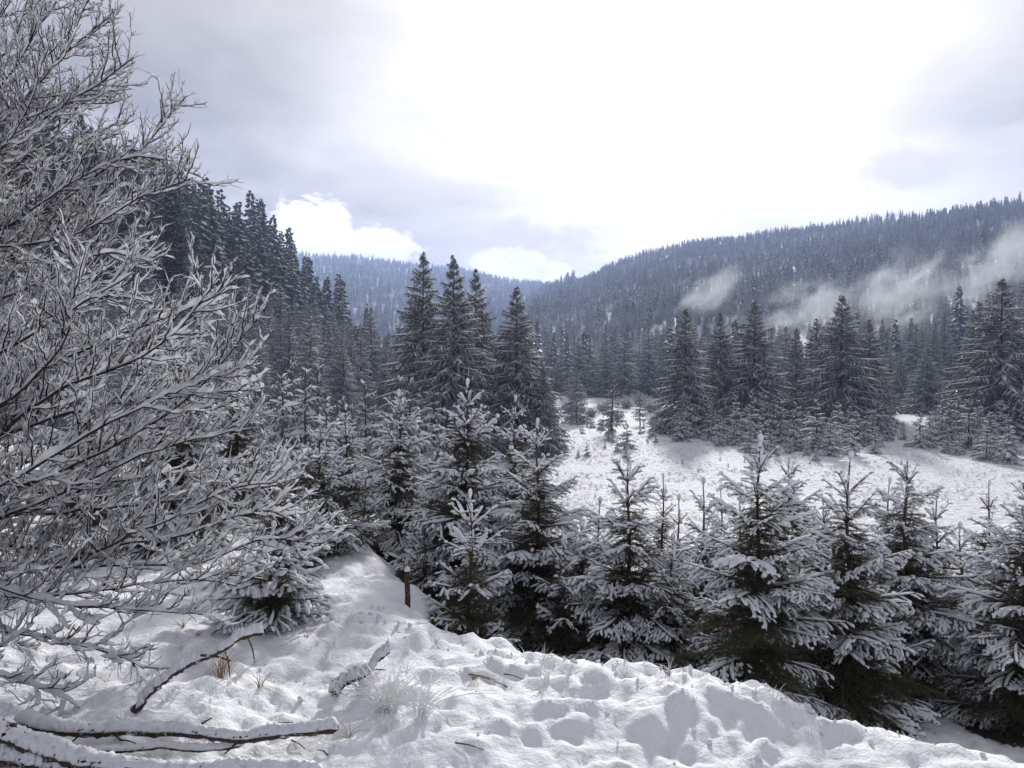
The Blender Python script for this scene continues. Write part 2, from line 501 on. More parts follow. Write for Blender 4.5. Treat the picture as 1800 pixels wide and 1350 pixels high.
# (label, column, row of the tip, distance, spread, density, lean, maximal bough, bare)
NEAR = [
    ('smallest snowy spruce standing right at the edge of the snow bank', 826, 868, 6.5, 0.46, 1.1, 0.0, 0.62, 0.0),
    ('tall bushy snow-laden spruce with reddish stem behind the smallest spruce on the bank', 818, 672, 8.3, 0.44, 1.25, 0.01, 1.1, 0.0),
    ('slim snowy spruce whose thin tip shows in front of the group of tall spruces', 905, 700, 10.2, 0.34, 1.0, 0.0, 0.85, 0.0),
    ('snowy spruce with a neat fan of upright top shoots beside the bright meadow', 945, 742, 8.0, 0.42, 1.1, 0.0, 1.0, 0.0),
    ('snowy spruce with a fan-shaped tip standing alone against the middle of the meadow', 1105, 797, 7.5, 0.45, 1.1, 0.0, 0.95, 0.0),
    ('large snow-laden spruce whose lowest boughs touch the snow bank', 1334, 772, 6.3, 0.46, 1.15, 0.0, 0.92, 0.0),
    ('snowy spruce with two long dark upswept arms under its capped tip', 1489, 802, 6.6, 0.42, 1.05, 0.01, 0.92, 0.12),
    ('snowy spruce with a white knob on its bent leading shoot', 1596, 800, 7.8, 0.44, 1.15, -0.01, 1.0, 0.0),
    ('snow-laden spruce cut by the edge of the picture on the right', 1806, 842, 6.9, 0.46, 1.2, 0.0, 1.0, 0.0),
    ('pale spindly spruce between the lone fan-tipped spruce and the bank spruce', 1236, 846, 8.8, 0.34, 0.9, 0.0, 0.7, 0.25),
    ('dark dense spruce with a broom of bare top twigs behind the bank spruce', 1388, 806, 9.6, 0.40, 1.2, 0.0, 0.85, 0.45),
    ('snowy spruce with a stout fan of top shoots near the gap in the trees', 702, 690, 9.8, 0.42, 1.15, 0.0, 0.95, 0.0),
    ('broad snowy spruce beside the path with dark green boughs below', 560, 735, 8.2, 0.46, 1.3, 0.0, 0.95, 0.1),
    ('slender spruce tip rising behind the broad spruce beside the path', 608, 715, 12.5, 0.36, 1.0, 0.0, 0.9, 0.0),
    ('dark snowy spruce at the far side of the path against the bare branches', 494, 795, 7.7, 0.50, 1.3, 0.0, 0.95, 0.3),
    ('thin sapling spruce with a needle-like leader right of the fan-tipped spruce', 1165, 838, 10.5, 0.26, 0.8, 0.0, 0.5, 0.3),
    ('small sapling spruce with bare tip close beside the thin sapling', 1192, 875, 9.6, 0.28, 0.8, 0.0, 0.5, 0.3),
    ('sparse see-through sapling spruce standing out against the open snow', 1739, 850, 9.2, 0.30, 0.75, 0.0, 0.62, 0.25),
    ('slight sapling spruce with short level twigs in front of the meadow', 1268, 858, 10.8, 0.28, 0.85, 0.0, 0.5, 0.2),
    ('half hidden sapling spruce between two larger spruces near the right', 1563, 845, 10.2, 0.28, 0.8, 0.0, 0.6, 0.2),
    ('low round snow-plastered spruce beside the broken branch', 478, 925, 5.7, 0.8, 1.7, 0.0, 0.44, 0.0),
    ('small snowy spruce filling the gap behind the stake', 640, 830, 9.2, 0.42, 1.1, 0.0, 0.75, 0.0),
    ('spruce with upturned top shoots half hidden by the bare snowy branches', 305, 560, 8.6, 0.40, 1.2, 0.0, 1.1, 0.0),
    ('dark low spruce under the drooping bare branches', 345, 930, 7.2, 0.62, 1.4, 0.0, 0.75, 0.35),
    ('snowy spruce between the tall reddish-stemmed spruce and the lone one', 1020, 905, 8.6, 0.42, 1.1, 0.0, 0.8, 0.0),
    ('low snowy spruce filling the gap before the two-armed spruce', 1432, 905, 8.3, 0.42, 1.1, 0.0, 0.8, 0.0),
    ('low snowy spruce right of the knob-tipped spruce', 1690, 925, 8.4, 0.46, 1.1, 0.0, 0.9, 0.0),
    ('low dark-hearted spruce just right of the smallest spruce on the bank', 992, 948, 7.4, 0.46, 1.1, 0.0, 0.85, 0.0),
    ('low spruce with drooping boughs just right of the lone fan-tipped spruce', 1180, 945, 7.4, 0.46, 1.1, 0.0, 0.85, 0.0),
    ('low spruce pressed between the bank spruce and the one with two arms', 1405, 985, 7.0, 0.46, 1.1, 0.0, 0.8, 0.0),
    ('low spruce pressed between the two-armed spruce and the knob-tipped one', 1548, 960, 7.3, 0.46, 1.1, 0.0, 0.85, 0.0),
    ('snowy spruce against the dark tall group between the fan-topped and the reddish-stemmed one', 765, 800, 9.2, 0.42, 1.1, 0.0, 0.8, 0.0),
    ('dark low spruce on the far side of the path beside the broad one', 530, 890, 7.4, 0.55, 1.4, 0.0, 0.8, 0.35),
    ('dark low spruce at the bend of the path', 596, 905, 8.0, 0.55, 1.4, 0.0, 0.7, 0.35),
    ('narrow spruce in the second row between the fan-tipped spruce and the meadow', 1052, 880, 8.8, 0.42, 1.1, 0.0, 0.8, 0.1),
    ('low spruce in the shade left of the bank spruce', 1262, 985, 7.3, 0.44, 1.1, 0.0, 0.8, 0.1),
    ('second-row spruce directly behind the bank spruce', 1300, 880, 9.0, 0.42, 1.1, 0.0, 0.85, 0.05),
    ('second-row spruce seen between the two-armed spruce and the broom-topped one', 1448, 880, 9.2, 0.40, 1.1, 0.0, 0.8, 0.05),
    ('second-row spruce right behind the knob-tipped spruce', 1648, 872, 9.4, 0.42, 1.1, 0.0, 0.85, 0.05),
    ('second-row spruce under the see-through sapling', 1752, 930, 8.6, 0.42, 1.1, 0.0, 0.85, 0.05),
    ('spruce squeezed between the smallest spruce and the fan of upright shoots', 886, 905, 8.8, 0.42, 1.1, 0.0, 0.8, 0.1),
    ('low spruce beside the stake at the mouth of the path', 745, 905, 8.0, 0.46, 1.2, 0.0, 0.8, 0.1),
    ('small low spruce in front of the pale spindly one', 1222, 960, 8.2, 0.40, 1.0, 0.0, 0.7, 0.1),
    ('dim spruce deep behind the bare branches on the left', 150, 640, 10.5, 0.42, 1.1, 0.0, 1.1, 0.0),
    ('dim spruce behind the tips of the bare branches', 415, 640, 11.5, 0.42, 1.1, 0.0, 1.1, 0.0),
]


def build_ground():
    rr = np.concatenate([[0.0, 0.5, 0.9], np.geomspace(1.3, 9.5, 196), np.geomspace(9.7, 1880, 245)])
    th = np.concatenate([np.radians(np.arange(-46, 46.01, 0.33)), np.radians(np.arange(50, 311, 4.0))])
    RR, TH = np.meshgrid(rr, th, indexing='ij')
    x, y = RR * np.sin(TH), RR * np.cos(TH)
    z = height(x, y)
    V = np.stack([x, y, z], -1).reshape(-1, 3)
    litter_sh = np.zeros(len(V))          # snowless ground under the boughs, with the black shade there painted in
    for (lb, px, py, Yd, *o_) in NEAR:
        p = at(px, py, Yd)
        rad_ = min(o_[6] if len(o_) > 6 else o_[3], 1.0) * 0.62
        litter_sh = np.maximum(litter_sh, np.exp(-(((V[:, 0] - p[0])**2 + (V[:, 1] - p[1])**2) / rad_**2)**2))
    litter_sh *= sst(crest_dist(V[:, 0], V[:, 1]), 0.15, 0.5)
    f = grid_faces(1, len(rr), len(th))[:, ::-1]
    c = V[f].mean(1)
    hl = np.stack(hills(c[:, 0], c[:, 1]))
    who = np.where(hl.max(0) >= height(c[:, 0], c[:, 1], False) - 0.3, hl.argmax(0) + 1, 0)
    for w_, nm, lb in ((0, 'ground', 'snow covered bank and meadow'), (1, 'hill', 'steep wooded hillside close on the left'), (2, 'hill', 'long wooded hill rising to the right'), (3, 'hill', 'far wooded hill closing the valley')):
        ff = f[who == w_]
        used, inv = np.unique(ff.ravel(), return_inverse=True)
        g = G(); g.add(V[used], None, inv.reshape(-1, 4))
        me = g.mesh(nm, M_GROUND)
        me.attributes.new('litter_shade', 'FLOAT', 'POINT').data.foreach_set('value', litter_sh[used].astype(np.float32))
        link(nm, me, kind='structure', label=lb)


build_ground()
print('ground', round(time.time() - T0, 1))

# ------------------------------------------------------------------ near spruce branches (shared meshes)
BR = {}      # size class -> list of (wood and needles mesh, snow mesh, length)


def twig_lines(base, dirs, ln, droop, npt=6):
    u = np.linspace(0, 1, npt)[None, :, None]
    P = base[:, None] + dirs[:, None] * ln[:, None, None] * u
    P[..., 2] -= droop[:, None] * ln[:, None] * u[..., 0]**2
    return P


def spruce_branch(L, seed, heavy=1.0):
    rng = np.random.RandomState(seed)
    s = np.linspace(0, 1, 12)
    sag = min(0.42, 0.10 + 0.25 * L) * rng.uniform(0.7, 1.2)
    ax = np.stack([L * s, L * 0.05 * np.sin(s * 4 + rng.rand() * 6) * s, L * (0.06 * s - sag * s**1.9 + 0.05 * s**6)], -1)
    lines, ages = [ax[None]], [np.array([1.0])]
    ns = {0.16: 1, 0.26: 3, 0.40: 6}.get(L, int(L / 0.05))
    sp = np.concatenate([np.linspace(0.12, 0.96, ns) + rng.uniform(-0.012, 0.012, ns) for _ in (0, 1)])
    sd_ = np.repeat([1.0, -1.0], ns)
    bi = np.clip(sp * 11, 0, 10.99); i0 = bi.astype(int); fr = (bi - i0)[:, None]
    bp = ax[i0] * (1 - fr) + ax[i0 + 1] * fr
    tg = nrm(ax[i0 + 1] - ax[i0])
    ln = (0.05 + 0.50 * L * (1 - sp)**0.8) * np.minimum(1, sp / 0.3 + 0.2) * rng.uniform(0.7, 1.15, 2 * ns)
    ln = np.minimum(ln, 0.34)
    if L < 0.34: ln *= 0.75
    elif L < 0.5: ln *= 0.9
    a = np.radians(rng.uniform(38, 58, 2 * ns))
    lat = np.stack([0 * a, sd_, 0 * a], -1)
    dr = nrm(tg * np.cos(a)[:, None] + lat * np.sin(a)[:, None] + np.array([0, 0, 1]) * rng.uniform(-0.38, 0.10, 2 * ns)[:, None])
    tw = twig_lines(bp, dr, ln, rng.uniform(0.1, 0.45, 2 * ns))
    wood, ned, snow = G(), G(), G()
    big = ln > 0.13
    sub = []
    for t, l, dd_, sg in zip(tw[big], ln[big], dr[big], sd_[big]):
        m = max(2, int(l / 0.062))
        for side in (1, -1):
            q = np.linspace(0.3, 0.9, m) + rng.uniform(-0.04, 0.04, m)
            j = q * 4.99; j0 = j.astype(int)
            bb = t[j0] * (1 - (j - j0))[:, None] + t[j0 + 1] * (j - j0)[:, None]
            per = nrm(np.cross(dd_, [0, 0, 1.0])) * side
            d2 = nrm(dd_[None] * 0.75 + per[None] * 0.62 + np.array([[0, 0, 1.0]]) * rng.uniform(-0.45, 0.0, m)[:, None])
            sub.append(twig_lines(bb, d2, (0.03 + 0.42 * l * (1 - q)) * rng.uniform(0.7, 1.2, m), rng.uniform(0.1, 0.4, m)))
    sub = np.concatenate(sub) if sub else np.zeros((0, 6, 3))
    tubes(wood, ax[None], np.linspace(0.0035 + 0.0075 * L, 0.0022, 12)[None], 6)
    tubes(wood, tw, np.tile(np.linspace(0.003, 0.0016, 6), (len(tw), 1)), 4)
    per = 430
    needles(ned, ax[None], per * 1.1, 0.017, 0.0012, rng)
    needles(ned, tw, per, 0.019, 0.0014, rng, 0.15)
    if len(sub): needles(ned, sub, per, 0.018, 0.0014, rng, 0.15)
    # the snow lies along the twigs in rolls with swollen ends
    def roll(P, w0, keep, lo):
        B, nn, _ = P.shape
        m = rng.rand(B) < keep
        P = P[m]; B = len(P)
        if B == 0: return
        st = rng.uniform(lo, lo + 0.22, B)
        u = np.linspace(0, 1, 7)
        q = st[:, None] + (1.03 - st)[:, None] * u[None]
        j = np.clip(q, 0, 1) * (nn - 1.001); j0 = j.astype(int); f_ = (j - j0)[..., None]
        bI = np.arange(B)[:, None]
        Q = P[bI, j0] * (1 - f_) + P[bI, j0 + 1] * f_
        pro = np.array([0.05, 0.68, 0.92, 1.0, 1.04, 0.88, 0.05])
        jit = rng.uniform(0.72, 1.25, (B, 7)) * rng.uniform(0.75, 1.2, (B, 1))
        wv = w0 * pro[None] * jit
        hv = w0 * 1.15 * pro[None] * jit * heavy * rng.uniform(0.8, 1.2, (B, 7))
        Q[..., 2] += 0.005
        snow_tubes(snow, Q, wv, hv, 6, 0.12)
    w = 0.0098 + 0.003 * heavy
    roll(ax[None], w * 1.05, 1.0, 0.0 if L < 0.35 else 0.25)
    roll(tw, w, 0.85, 0.12)
    roll(sub, w * 0.88, 0.66, 0.1)
    tree = G(); tree.merge(wood)
    nv, n3, n4 = ned.arrays()
    me = G(); me.merge(wood); k_ = me.n
    me.merge(ned)
    mesh = me.mesh('branch', M_BARK)
    mesh.materials.append(M_NEEDLE)
    wv, w3, w4 = wood.arrays()
    mi = np.concatenate([np.ones(len(n3), np.int32), np.zeros(len(w4), np.int32)])
    mesh.polygons.foreach_set('material_index', mi)
    return mesh, snow.mesh('snow', M_SNOW), L


def inner_cluster(seed):
    """the dark, snowless needled twigs close round a stem"""
    rng = np.random.RandomState(seed); wood, ned = G(), G()
    B = 16
    a = np.arange(B) / B * 6.283 * 5 + rng.uniform(-0.3, 0.3, B)
    z = rng.uniform(-0.12, 0.12, B)
    d = nrm(np.stack([np.cos(a), np.sin(a), rng.uniform(-0.25, 0.35, B)], -1))
    P = twig_lines(np.stack([0 * a, 0 * a, z], -1), d, rng.uniform(0.2, 0.5, B), rng.uniform(0.1, 0.4, B))
    sub = []
    for t, dd_ in zip(P, d):
        for q in (1, 2, 3, 4):
            for sg in (1, -1):
                per = nrm(np.cross(dd_, [0, 0, 1.0])) * sg
                sub.append(twig_lines(t[q][None], nrm(dd_ * 0.8 + per * 0.6 + rng.randn(3) * 0.15)[None], rng.uniform(0.06, 0.16, 1), np.array([0.25]))[0])
    P2 = np.concatenate([P, np.array(sub)])
    tubes(wood, P2, np.tile(np.linspace(0.0035, 0.0016, 6), (len(P2), 1)), 3)
    needles(ned, P2, 260, 0.022, 0.0019, rng, 0.1)
    g = G(); g.merge(wood); g.merge(ned)
    me = g.mesh('inner_twigs', M_BARK, False); me.materials.append(M_NEEDLE)
    n3 = len(ned.arrays()[1])
    me.polygons.foreach_set('material_index', np.concatenate([np.ones(n3, np.int32), np.zeros(len(me.polygons) - n3, np.int32)]))
    return me


INNER = [inner_cluster(70 + i) for i in range(3)]
sd0 = 100
for L_, nv_ in ((0.16, 4), (0.26, 4), (0.40, 5), (0.58, 5), (0.82, 5), (1.1, 4)):
    BR[L_] = [spruce_branch(L_, sd0 + i_, 0.8 + 0.35 * (i_ % 3)) for i_ in range(nv_)]
    sd0 += 10
CL = sorted(BR)
print('branches', round(time.time() - T0, 1))


def young_spruce(label, x, y, top_z, spread=0.42, seed=1, dens=1.0, lean=0.0, bare=0.0, maxl=1.15, pk=1.0, cat='spruce', knob=True, base=None, name='young_spruce', group='young spruces below the bank', whorl=0.24):
    """a young spruce with every bough an object of its own and the snow on it a piece of that bough"""
    rng = np.random.RandomState(seed)
    z0 = ground_z(x, y) - 0.06 if base is None else base
    H = top_z - z0
    r = root(name, label, cat, (x, y, z0), 0, 1.0, group)
    # trunk with the leading shoot
    tz = np.linspace(0, H, 16)
    wx = lean * (tz / H)**2 * H + 0.012 * np.sin(tz * 5 + seed)
    wy = 0.012 * np.cos(tz * 4 + seed * 2)
    P = np.stack([wx, wy, tz], -1)[None]
    R = (0.0045 + 0.0135 * (H - tz))[None]
    g = G(); tubes(g, P, np.minimum(R, 0.05), 8)
    gn = G(); needles(gn, P[:, 12:], 260, 0.018, 0.0012, rng)
    gm = G(); gm.merge(g); gm.merge(gn)
    me = gm.mesh('trunk', M_BARK); me.materials.append(M_NEEDLE)
    n3 = len(gn.arrays()[1])
    me.polygons.foreach_set('material_index', np.concatenate([np.ones(n3, np.int32), np.zeros(len(me.polygons) - n3, np.int32)]))
    tr = link('trunk', me, r)
    gs = G()
    at_ = lambda q: np.array([np.interp(q, tz, wx), np.interp(q, tz, wy), q])
    if knob:     # a cap of snow on the tip and clots down the shoot
        k_ = np.array([at_(H - 0.05), at_(H - 0.02), at_(H + 0.012), at_(H + 0.035), at_(H + 0.05)])[None]
        k_[..., 0] += np.array([0, 0.004, 0.008, 0.006, 0.01])
        tubes(gs, k_, np.array([[0.004, 0.015, 0.021, 0.016, 0.002]]) * rng.uniform(0.8, 1.3), 7)
    for q in np.arange(0.06, 0.36, 0.045):
        if rng.rand() < 0.6:
            c_ = at_(H - q) + rng.uniform(-0.006, 0.006, 3)
            tubes(gs, np.array([c_, c_ + [0, 0, .012], c_ + [0, 0, .03], c_ + [0, 0, .04]])[None], np.array([[0.001, 0.011, 0.009, 0.001]]), 6)
    if gs.n: link('snow', gs.mesh('snow', M_SNOW), tr, kind='stuff')

    def bough(q, az_, Lb, pitch, inner=False, dry=0.0):
        c_ = min(CL, key=lambda v: abs(math.log(v / max(Lb, 0.05))))
        mb, ms, L0 = BR[c_][rng.randint(len(BR[c_]))]
        k = Lb / L0
        M = Matrix.Translation(Vector(at_(q))) @ Matrix.Rotation(az_, 4, 'Z') @ Matrix.Rotation(-pitch, 4, 'Y') @ Matrix.Rotation(rng.uniform(-0.22, 0.22), 4, 'X') @ Matrix.Diagonal((k, k * rng.uniform(0.85, 1.15), k, 1))
        b = link('branch', mb, r, M)
        if rng.rand() > max(bare, dry, 0.72 if inner else 0.0): link('snow', ms, b)
    d = rng.uniform(0.22, 0.34)
    wh = 0
    while d < H - 0.08:
        Lb = min(maxl * (0.68 if pk == 1.0 else 1.0) * (0.92 + 0.1 * d), 0.10 + spread * d**0.9)
        pit = math.radians(np.interp(d * pk, [0.2, 0.6, 1.2, 2.0, 3.0], [54, 40, 18, 0, -14]))
        nb = max(3, int(round((5.2 if d < 1.2 else 7.0) * dens + rng.uniform(-0.6, 0.6))))
        a0 = rng.rand() * 6.28
        dry_ = float(np.interp(d / H, [0.30, 0.55, 0.8, 1.0], [0.0, 0.18, 0.40, 0.45])) if H > 1.0 and pk == 1.0 else 0.05
        for i_ in range(nb):
            bough(H - d + rng.uniform(-0.03, 0.03), a0 + i_ * 6.283 / nb + rng.uniform(-0.3, 0.3), Lb * rng.uniform(0.72, 1.15), pit + math.radians(rng.uniform(-10, 10)), False, dry_)
        step = whorl * rng.uniform(0.85, 1.2)
        for _ in range(int(round((1.5 if d < 0.7 else 2.2) * dens))):
            q = d + rng.uniform(0.15, 0.9) * step
            if q < H - 0.1:
                bough(H - q, rng.rand() * 6.28, Lb * rng.uniform(0.3, 0.68), math.radians(rng.uniform(-15, 30)), d > 0.5)
        if d > 0.38:
            for q in (d + 0.04, d + 0.04 + 0.25 * step, d + 0.04 + 0.5 * step, d + 0.04 + 0.75 * step):
                if q < H - 0.05:
                    k = min(1.6, max(0.35, Lb * 1.4)) * rng.uniform(0.85, 1.15)
                    link('inner_twigs', INNER[rng.randint(3)], r, Matrix.Translation(Vector(at_(H - q))) @ Matrix.Rotation(rng.rand() * 6.28, 4, 'Z') @ Matrix.Scale(k, 4), kind='stuff')
        d += step; wh += 1
    return r


for i_, (lb, px, py, Yd, spr, dn, le, mxl, br_) in enumerate(NEAR):
    p = at(px, py, Yd)
    young_spruce(lb, p[0], p[1], p[2], spr, 40 + i_, dn, le, br_, mxl, whorl=0.10 if spr > 0.6 else 0.23, pk=3.2 if spr > 0.6 else 1.0)
print('near spruces', round(time.time() - T0, 1))

# ------------------------------------------------------------------ conifers farther off: trunk, foliage and snow as parts
def conifer(Ht, rb, nw, per, ns, seed, snow=0.8, rounded=0.0, sag=0.3, fol=0.055, sw=0.05, ax_sw=1.7, clear=0.03, hang=0.22, hn=16):
    rng = np.random.RandomState(seed)
    hs, azs, Ls = [], [], []
    for w_ in range(nw):
        h = clear + (1 - clear) * (w_ + rng.uniform(-0.25, 0.25)) / nw
        h = min(max(h, clear), 0.985)
        pr = (1 - h)**0.82
        if rounded: pr = pr * (1 - rounded) + rounded * min(1.0, 1.25 * (1 - h)**0.42)
        nb = max(3, int(round(per * (0.55 + 0.45 * pr))))
        a0 = rng.rand() * 6.28
        for i in range(nb):
            hs.append(h + rng.uniform(-0.5, 0.5) / nw); azs.append(a0 + 6.283 * i / nb + rng.uniform(-0.25, 0.25))
            Ls.append(max(0.12, rb * pr * rng.uniform(0.65, 1.15)))
    hs, azs, Ls = np.clip(np.array(hs), 0.01, 0.985), np.array(azs), np.array(Ls)
    B = len(hs)
    u = np.linspace(0, 1, 6)
    pit = np.radians(np.interp(hs, [0, 0.5, 0.85, 1.0], [-4, 6, 30, 58])) + rng.uniform(-0.12, 0.12, B)
    sg = sag * np.interp(hs, [0, 0.8, 1], [1.25, 0.75, 0.1]) * rng.uniform(0.7, 1.3, B)
    rad = Ls[:, None] * u[None] * np.cos(pit)[:, None]
    zz_ = hs[:, None] * Ht + Ls[:, None] * (np.sin(pit)[:, None] * u[None] - sg[:, None] * u[None]**1.6 + 0.10 * u[None]**5)
    P = np.stack([rad * np.cos(azs)[:, None], rad * np.sin(azs)[:, None], zz_], -1)
    fo, sn, tr = G(), G(), G()
    tzz = np.linspace(0, 1, 8)
    tubes(tr, np.stack([0.02 * np.sin(tzz * 7), 0.02 * np.cos(tzz * 5), tzz * Ht], -1)[None], (0.012 * Ht * (1 - tzz) + 0.012)[None], 7)
    q = np.linspace(0.22, 0.92, ns)
    lines = [P]
    rel = [np.full(B, 1.0)]
    for sgn in (1, -1):
        for s_ in q:
            s_ = s_ + rng.uniform(-0.05, 0.05, B)
            j = np.clip(s_, 0, 0.999) * 5; j0 = j.astype(int); f_ = (j - j0)[:, None]
            I = np.arange(B)
            b = P[I, j0] * (1 - f_) + P[I, j0 + 1] * f_
            t = nrm(P[I, j0 + 1] - P[I, j0])
            lat = nrm(np.cross(t, [0, 0, 1.0])) * sgn
            l = np.minimum(Ls * (0.10 + 0.40 * (1 - s_)), 1.0) * rng.uniform(0.6, 1.2, B)
            dr = nrm(t * 0.75 + lat * 0.65 + np.array([0, 0, -1.0]) * rng.uniform(0.0, 0.5, B)[:, None])
            T = twig_lines(b, dr, l, rng.uniform(0.2, 0.6, B), 6)
            lines.append(T); rel.append(np.full(B, 0.8))
    A = np.concatenate(lines)
    pro = np.array([0.6, 1.0, 1.1, 1.0, 0.8, 0.15])
    sc_ = np.clip(np.concatenate([Ls] * len(lines)), 0.35, 1.0)
    rr_ = fol * pro[None] * sc_[:, None] * rng.uniform(0.7, 1.3, (len(A), 1))
    ix = [0, 2, 4, 5]
    tubes(fo, A[:, ix], rr_[:, ix], 3)
    needles(fo, A, hn, hang, fol * 0.55, rng, 0.7)
    m = rng.rand(len(A)) < snow * np.where(np.arange(len(A)) < B, 1.25, 1.0)
    axm = np.where(np.arange(len(A)) < B, ax_sw, 1.0)[m][:, None]
    As = A[m].copy()
    As[..., 2] += fol * 0.55
    wv = sw * np.array([0.1, 0.85, 1.0, 1.05, 0.95, 0.1])[None] * rng.uniform(0.6, 1.35, As.shape[:2]) * rng.uniform(0.5, 1.4, (len(As), 1)) * sc_[m][:, None] * axm
    ix = [0, 1, 3, 5]
    snow_tubes(sn, As[:, ix], wv[:, ix], wv[:, ix] * 0.8, 4, 0.1)
    return tr, fo, sn


def conifer_meshes(needle, *a, **k):
    tr, fo, sn = conifer(*a, **k)
    return tr.mesh('trunk', M_BARK), fo.mesh('foliage', needle, False), sn.mesh('snow', M_SNOW if needle is M_FIR else M_THIN)


def plant_tree(meshes, name, label, x, y, H, H0, rz, group, wide=1.0, z=None, cat='spruce'):
    z0 = ground_z(x, y) - 0.05 if z is None else z
    r = root(name, label, cat, (x, y, z0), rz, 1.0, group)
    r.scale = (H / H0 * wide, H / H0 * wide, H / H0)
    link('trunk', meshes[0], r)
    f_ = link('foliage', meshes[1], r)
    link('snow', meshes[2], f_)
    return r


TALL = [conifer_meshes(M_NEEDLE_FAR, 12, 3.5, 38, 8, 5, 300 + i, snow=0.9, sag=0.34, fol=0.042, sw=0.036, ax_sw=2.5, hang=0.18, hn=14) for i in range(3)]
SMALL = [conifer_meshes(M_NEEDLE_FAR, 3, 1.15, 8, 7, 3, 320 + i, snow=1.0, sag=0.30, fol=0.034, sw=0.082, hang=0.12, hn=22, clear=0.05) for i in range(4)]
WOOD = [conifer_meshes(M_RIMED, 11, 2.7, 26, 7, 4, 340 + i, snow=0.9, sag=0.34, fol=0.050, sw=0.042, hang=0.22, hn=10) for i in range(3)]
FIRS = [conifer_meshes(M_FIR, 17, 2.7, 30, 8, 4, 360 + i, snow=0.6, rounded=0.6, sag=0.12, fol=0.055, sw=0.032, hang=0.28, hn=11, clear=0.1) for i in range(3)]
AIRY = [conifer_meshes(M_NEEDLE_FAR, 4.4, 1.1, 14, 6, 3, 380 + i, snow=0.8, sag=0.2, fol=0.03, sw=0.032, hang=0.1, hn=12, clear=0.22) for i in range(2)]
print('conifer meshes', round(time.time() - T0, 1))

MID = [
    # label, column, row of tip, distance, width factor, mesh
    ('tall slender snow-dusted spruce with the highest tip, leftmost of the tall group in the valley', 744, 440, 48, 1.05, 0),
    ('tall spruce with a very sharp tip in the middle of the tall group', 797, 446, 46, 1.1, 1),
    ('tall spruce close behind the sharp-tipped one in the tall group', 836, 470, 50, 1.0, 2),
    ('broad lower spruce at the meadow side of the tall group', 908, 502, 48, 1.3, 0),
    ('short spruce crouching at the foot of the tall group beside the meadow', 955, 640, 47, 1.15, 1),
    ('spruce standing at the left end of the wood edge beyond the meadow', 1205, 540, 61, 1.25, 0),
    ('thinner grey spruce behind the left end of the wood edge', 1266, 548, 70, 1.2, 2),
    ('wide snow-dusted spruce in the middle of the wood edge beyond the meadow', 1327, 525, 68, 1.45, 1),
    ('narrow dark spruce between the two wide ones of the wood edge', 1400, 575, 76, 1.1, 1),
    ('grey spruce tucked behind the tallest spruce of the wood edge', 1435, 558, 80, 1.2, 2),
    ('tallest broad dark spruce of the wood edge beyond the meadow', 1480, 517, 66, 1.5, 0),
    ('spruce leaning on the right flank of the tallest one of the wood edge', 1528, 560, 72, 1.3, 2),
    ('conical lone spruce in the snowy clearing behind the small trees', 1630, 610, 88, 1.5, 1),
    ('small spruce beside the conical one in the clearing', 1584, 615, 100, 1.0, 2),
    ('huge dark spruce with heavy boughs at the right end of the meadow', 1762, 487, 58, 1.6, 0),
    ('spruce behind the shoulder of the huge dark spruce', 1722, 528, 66, 1.2, 0),
    ('low spruce at the foot of the huge dark spruce', 1692, 640, 64, 1.4, 2),
]
for i_, (lb, px, py, Yd, wd_, v_) in enumerate(MID):
    p = at(px, py, Yd); gz = ground_z(p[0], p[1])
    plant_tree(TALL[v_ % 3], 'spruce_tree', lb, p[0], p[1], p[2] - gz, 12, 1.3 * i_, 'tall spruces in the valley', wd_ * (1.0 if p[2] - gz > 8 else 1.15))

# trees that stand in the open snow of the meadow
for i_, (lb, px, py, Yd, ms, h0, wd_) in enumerate([
    ('dense columnar spruce on the far side of the meadow beside the tall group', 1013, 640, 74, WOOD[0], 11, 1.35),
    ('slim young tree with a bare lower stem in the snowy meadow', 1076, 662, 60, AIRY[0], 4.4, 1.5),
    ('pale young tree with a short bare stem at the back of the meadow', 1125, 686, 72, AIRY[1], 4.4, 1.5),
    ('squat dark spruce alone on the open snow of the meadow', 1102, 742, 49, SMALL[0], 3, 1.5),
    ('bushy spruce at the base of the slim bare-stemmed tree', 1073, 712, 61, SMALL[1], 3, 0.75),
    ('small cone-shaped spruce at the right end of the meadow', 1782, 755, 44, SMALL[2], 3, 0.95),
    ('lone well-formed little spruce standing before the thicket of small spruces', 1538, 752, 47, SMALL[3], 3, 1.05),
]):
    p = at(px, py, Yd); gz = ground_z(p[0], p[1])
    plant_tree(ms, 'young_tree', lb, p[0], p[1], p[2] - gz, h0, i_ * 2.1, 'trees in the meadow', wd_)

rng = np.random.RandomState(77)
k_ = 0
for px in np.arange(1190, 1790, 12.0):           # thicket of small spruces along the wood edge
    for row in range(2):
        pxx = px + rng.uniform(-9, 9)
        Yd = (49 if row == 0 else 54) + rng.uniform(-3, 3) + 4 * math.sin(pxx / 60)
        if row == 0 and rng.rand() < 0.35: continue
        if 1560 < pxx < 1640 and row == 1: continue
        p = at(pxx, 700, Yd)
        plant_tree(SMALL[rng.randint(4)], 'small_spruce', 'snowy small spruce in the thicket along the wood edge', p[0], p[1], rng.uniform(0.9, 2.6) + 0.7 * row, 3, rng.rand() * 6, 'small spruces along the wood edge', rng.uniform(0.85, 1.2))
        k_ += 1
for i_ in range(26):                              # seedlings poking out of the meadow
    px, Yd = rng.uniform(1015, 1165), rng.uniform(42, 72)
    p = at(px, 700, Yd)
    plant_tree(SMALL[rng.randint(4)], 'seedling_spruce', 'tiny dark spruce seedling poking out of the snowy meadow', p[0], p[1], rng.uniform(0.35, 1.0), 3, rng.rand() * 6, 'seedlings in the meadow', 1.1)
